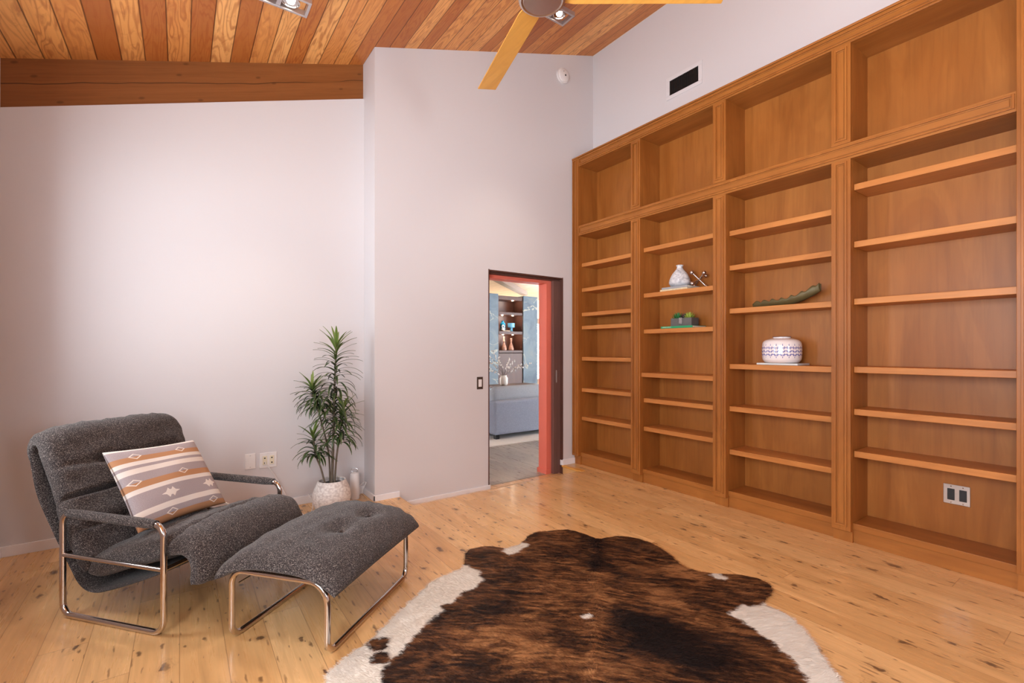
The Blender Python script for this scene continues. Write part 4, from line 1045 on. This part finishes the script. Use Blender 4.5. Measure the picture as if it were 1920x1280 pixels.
def inside(P, poly_):
    x, y = P[:, 0], P[:, 1]; r = np.zeros(len(P), bool); n = len(poly_)
    for i in range(n):
        x0, y0 = poly_[i]; x1, y1 = poly_[(i + 1) % n]
        c = ((y0 > y) != (y1 > y)) & (x < (x1 - x0) * (y - y0) / (y1 - y0 + 1e-12) + x0); r ^= c
    return r
def blob(P, u, v, r): c = np.array(pz0(u, v)); return np.exp(-((P - c) ** 2).sum(1) / r ** 2)
def white(P):
    J = P + .006 * np.stack([np.sin(P[:, 1] * 61 + 3 * np.sin(P[:, 0] * 37)), np.sin(P[:, 0] * 67 + 2 * np.sin(P[:, 1] * 41))], 1)
    w_ = inside(J, WL_) | inside(J, WR_) | inside(J, WT_) | inside(J, WQ_) | (blob(J, 1100, 1159, .020) > .4)
    w_ &= ~((blob(J, 712, 1211, .05) > .45) | (blob(J, 716, 1238, .045) > .5) | (blob(J, 838, 1142, .03) > .5))
    return w_.astype(np.float32)
HPn = np.array([tuple(p) for p in bez([(a, b, 0) for a, b in HP + [HP[0]]], 4)[:-1]])[:, :2]
t_ = np.arange(len(HPn)); HPn = HPn + .0035 * np.stack([np.sin(t_ * 2.1), np.cos(t_ * 1.7)], 1)
g = np.mgrid[0:2.6:.016, 0:2.6:.016].reshape(2, -1).T + rng.uniform(-.003, .003, ((int(2.6 / .016) + 1) ** 2, 2))[:len(np.mgrid[0:2.6:.016, 0:2.6:.016].reshape(2, -1).T)]
g = g[inside(g, HPn)]
dmin = np.full(len(g), 9.0)
for p in HPn: dmin = np.minimum(dmin, np.hypot(g[:, 0] - p[0], g[:, 1] - p[1]))
g = g[dmin > .008]
pts = [Vector(p) for p in HPn] + [Vector(p) for p in g]; nb = len(HPn)
res = delaunay_2d_cdt(pts, [], [list(range(nb))], 1, 1e-6)
V2 = np.array([tuple(p) for p in res[0]]); F2 = res[2]
sp0 = np.array([2.17, 2.115]); spd = np.array([-.722, -.692]); spn = np.array([.692, -.722])
def rugz(P):
    l = (P - sp0) @ spn; s_ = (P - sp0) @ spd
    return .006 + .004 * np.exp(-(l / .03) ** 2) + .0025 * np.sin(s_ * 21 + 2 * np.sin(l * 7)) * np.sin(l * 9 + 1) + .0025
vz_ = rugz(V2)
rug_v = np.concatenate([V2, vz_[:, None]], 1)
rug = thing('cowhide_rug', (1.5, 1.4, 0), 'brown brindle cowhide rug with white flanks on the wooden floor', 'rug')
def bias(P):
    l = (P - sp0) @ spn; s_ = (P - sp0) @ spd
    b = -.16 * np.exp(-(l / .05) ** 2) * (s_ < .45) + .08 * np.exp(-(l / .06) ** 2) * (s_ > .55)
    b += -.30 * blob(P, 1200, 1190, .16) - .2 * blob(P, 1290, 1225, .16) - .14 * blob(P, 700, 1290, .25) - .12 * blob(P, 900, 1150, .12)
    b += .10 * blob(P, 1250, 1130, .15) + .10 * blob(P, 1000, 1200, .2)
    return b.astype(np.float32)
def hide_mat():
    t = NT('brindle_hide', .55, spec=.3)
    rp = t.attr('rootpos', 'Vector'); wf = t.attr('whitef', 'Fac'); bs = t.attr('biasf', 'Fac')
    x, y, _ = t.sep(rp)
    dx = t.math('SUBTRACT', x, 2.17); dy = t.math('SUBTRACT', y, 2.115)
    s_ = t.math('ADD', t.math('MULTIPLY', dx, -.722), t.math('MULTIPLY', dy, -.692)); l = t.math('ADD', t.math('MULTIPLY', dx, .692), t.math('MULTIPLY', dy, -.722))
    s2 = t.math('SUBTRACT', s_, t.math('MULTIPLY', t.math('ABSOLUTE', l), .12))
    v = t.comb(t.math('MULTIPLY', s2, 26), t.math('MULTIPLY', l, 6.5), 0)
    a = t.noise(v, 1.0, 5, .66, 1.6)
    b = t.noise(t.comb(t.math('MULTIPLY', s2, 90), t.math('MULTIPLY', l, 16), 3), 1.0, 3, .6, .6)
    c = t.noise(t.comb(t.math('MULTIPLY', s2, 5), t.math('MULTIPLY', l, 3), 7), 1.0, 2)
    q = t.math('ADD', t.math('ADD', t.math('MULTIPLY', a, .50), t.math('MULTIPLY', b, .2)), t.math('ADD', t.math('MULTIPLY', c, .30), t.math('MULTIPLY', bs, .55)))
    col = t.ramp(q, [(.38, lin((26, 18, 18))), (.46, lin((62, 38, 26))), (.53, lin((118, 74, 44))), (.62, lin((178, 124, 78)))])
    wn = t.noise(rp, 14, 3); wc_ = t.mix(wn, lin((226, 214, 200)), lin((242, 236, 228)))
    t.color(t.mix(wf, col, wc_)); return t.m
HM = hide_mat()
def attrs(me, P):
    P = P.astype(np.float32)
    a = me.attributes.new('rootpos', 'FLOAT_VECTOR', 'POINT'); a.data.foreach_set('vector', np.concatenate([P, np.zeros((len(P), 1), np.float32)], 1).ravel())
    a = me.attributes.new('whitef', 'FLOAT', 'POINT'); a.data.foreach_set('value', white(P))
    a = me.attributes.new('biasf', 'FLOAT', 'POINT'); a.data.foreach_set('value', bias(P))
me = bpy.data.meshes.new('hide'); me.from_pydata([tuple(v - np.array([1.5, 1.4, 0])) for v in rug_v], [], [tuple(f) for f in F2]); me.update()
me.polygons.foreach_set('use_smooth', [True] * len(me.polygons)); me.materials.append(HM); attrs(me, V2)
ho = bpy.data.objects.new('hide', me); COL.objects.link(ho); ho.parent = rug
so = ho.modifiers.new('solid', 'SOLIDIFY'); so.thickness = .004; so.offset = -1
# short fur as one mesh of fine strands
NS = 210000
P = rng.uniform([0.05, .15], [2.55, 2.5], (int(NS * 2.2), 2)); P = P[inside(P, HPn)][:NS]; NS = len(P)
l_ = (P - sp0) @ spn; sgn = np.sign(l_)
flow = spn[None, :] * (sgn * np.minimum(1, np.abs(l_) / .05))[:, None] * .9 + spd[None, :] * .55
flow += rng.normal(0, .22, flow.shape) + .25 * np.stack([np.sin(P[:, 1] * 19 + P[:, 0] * 7), np.sin(P[:, 0] * 17)], 1)
flow /= np.linalg.norm(flow, axis=1)[:, None]
Ls = rng.uniform(.010, .021, NS); wd = rng.uniform(.0006, .0011, NS); perp = np.stack([-flow[:, 1], flow[:, 0]], 1)
z0_ = rugz(P); tip = P + flow * Ls[:, None]; zt_ = z0_ + rng.uniform(.002, .0075, NS)
zm = z0_ + (zt_ - z0_) * .75; mid = P + flow * (Ls * .5)[:, None]
V = np.empty((NS, 5, 3), np.float32)
V[:, 0, :2] = P - perp * wd[:, None]; V[:, 1, :2] = P + perp * wd[:, None]; V[:, 2, :2] = mid + perp * (wd * .8)[:, None]; V[:, 3, :2] = mid - perp * (wd * .8)[:, None]; V[:, 4, :2] = tip
V[:, 0, 2] = z0_ - .001; V[:, 1, 2] = z0_ - .001; V[:, 2, 2] = zm; V[:, 3, 2] = zm; V[:, 4, 2] = zt_
V -= np.array([1.5, 1.4, 0], np.float32)
me = bpy.data.meshes.new('fur'); me.vertices.add(NS * 5); me.vertices.foreach_set('co', V.ravel())
base = (np.arange(NS) * 5)[:, None]
li = np.concatenate([base + 0, base + 1, base + 2, base + 3, base + 3, base + 2, base + 4], 1).ravel()
me.loops.add(len(li)); me.loops.foreach_set('vertex_index', li.astype(np.int32))
me.polygons.add(NS * 2)
ls = np.stack([np.arange(NS) * 7, np.arange(NS) * 7 + 4], 1).ravel(); lt = np.tile([4, 3], NS)
me.polygons.foreach_set('loop_start', ls.astype(np.int32)); me.polygons.foreach_set('loop_total', lt.astype(np.int32)); me.update(calc_edges=True); me.validate()
me.materials.append(HM); attrs(me, np.repeat(P, 5, 0))
fo_ = bpy.data.objects.new('fur', me); COL.objects.link(fo_); fo_.parent = rug; fo_['kind'] = 'stuff'
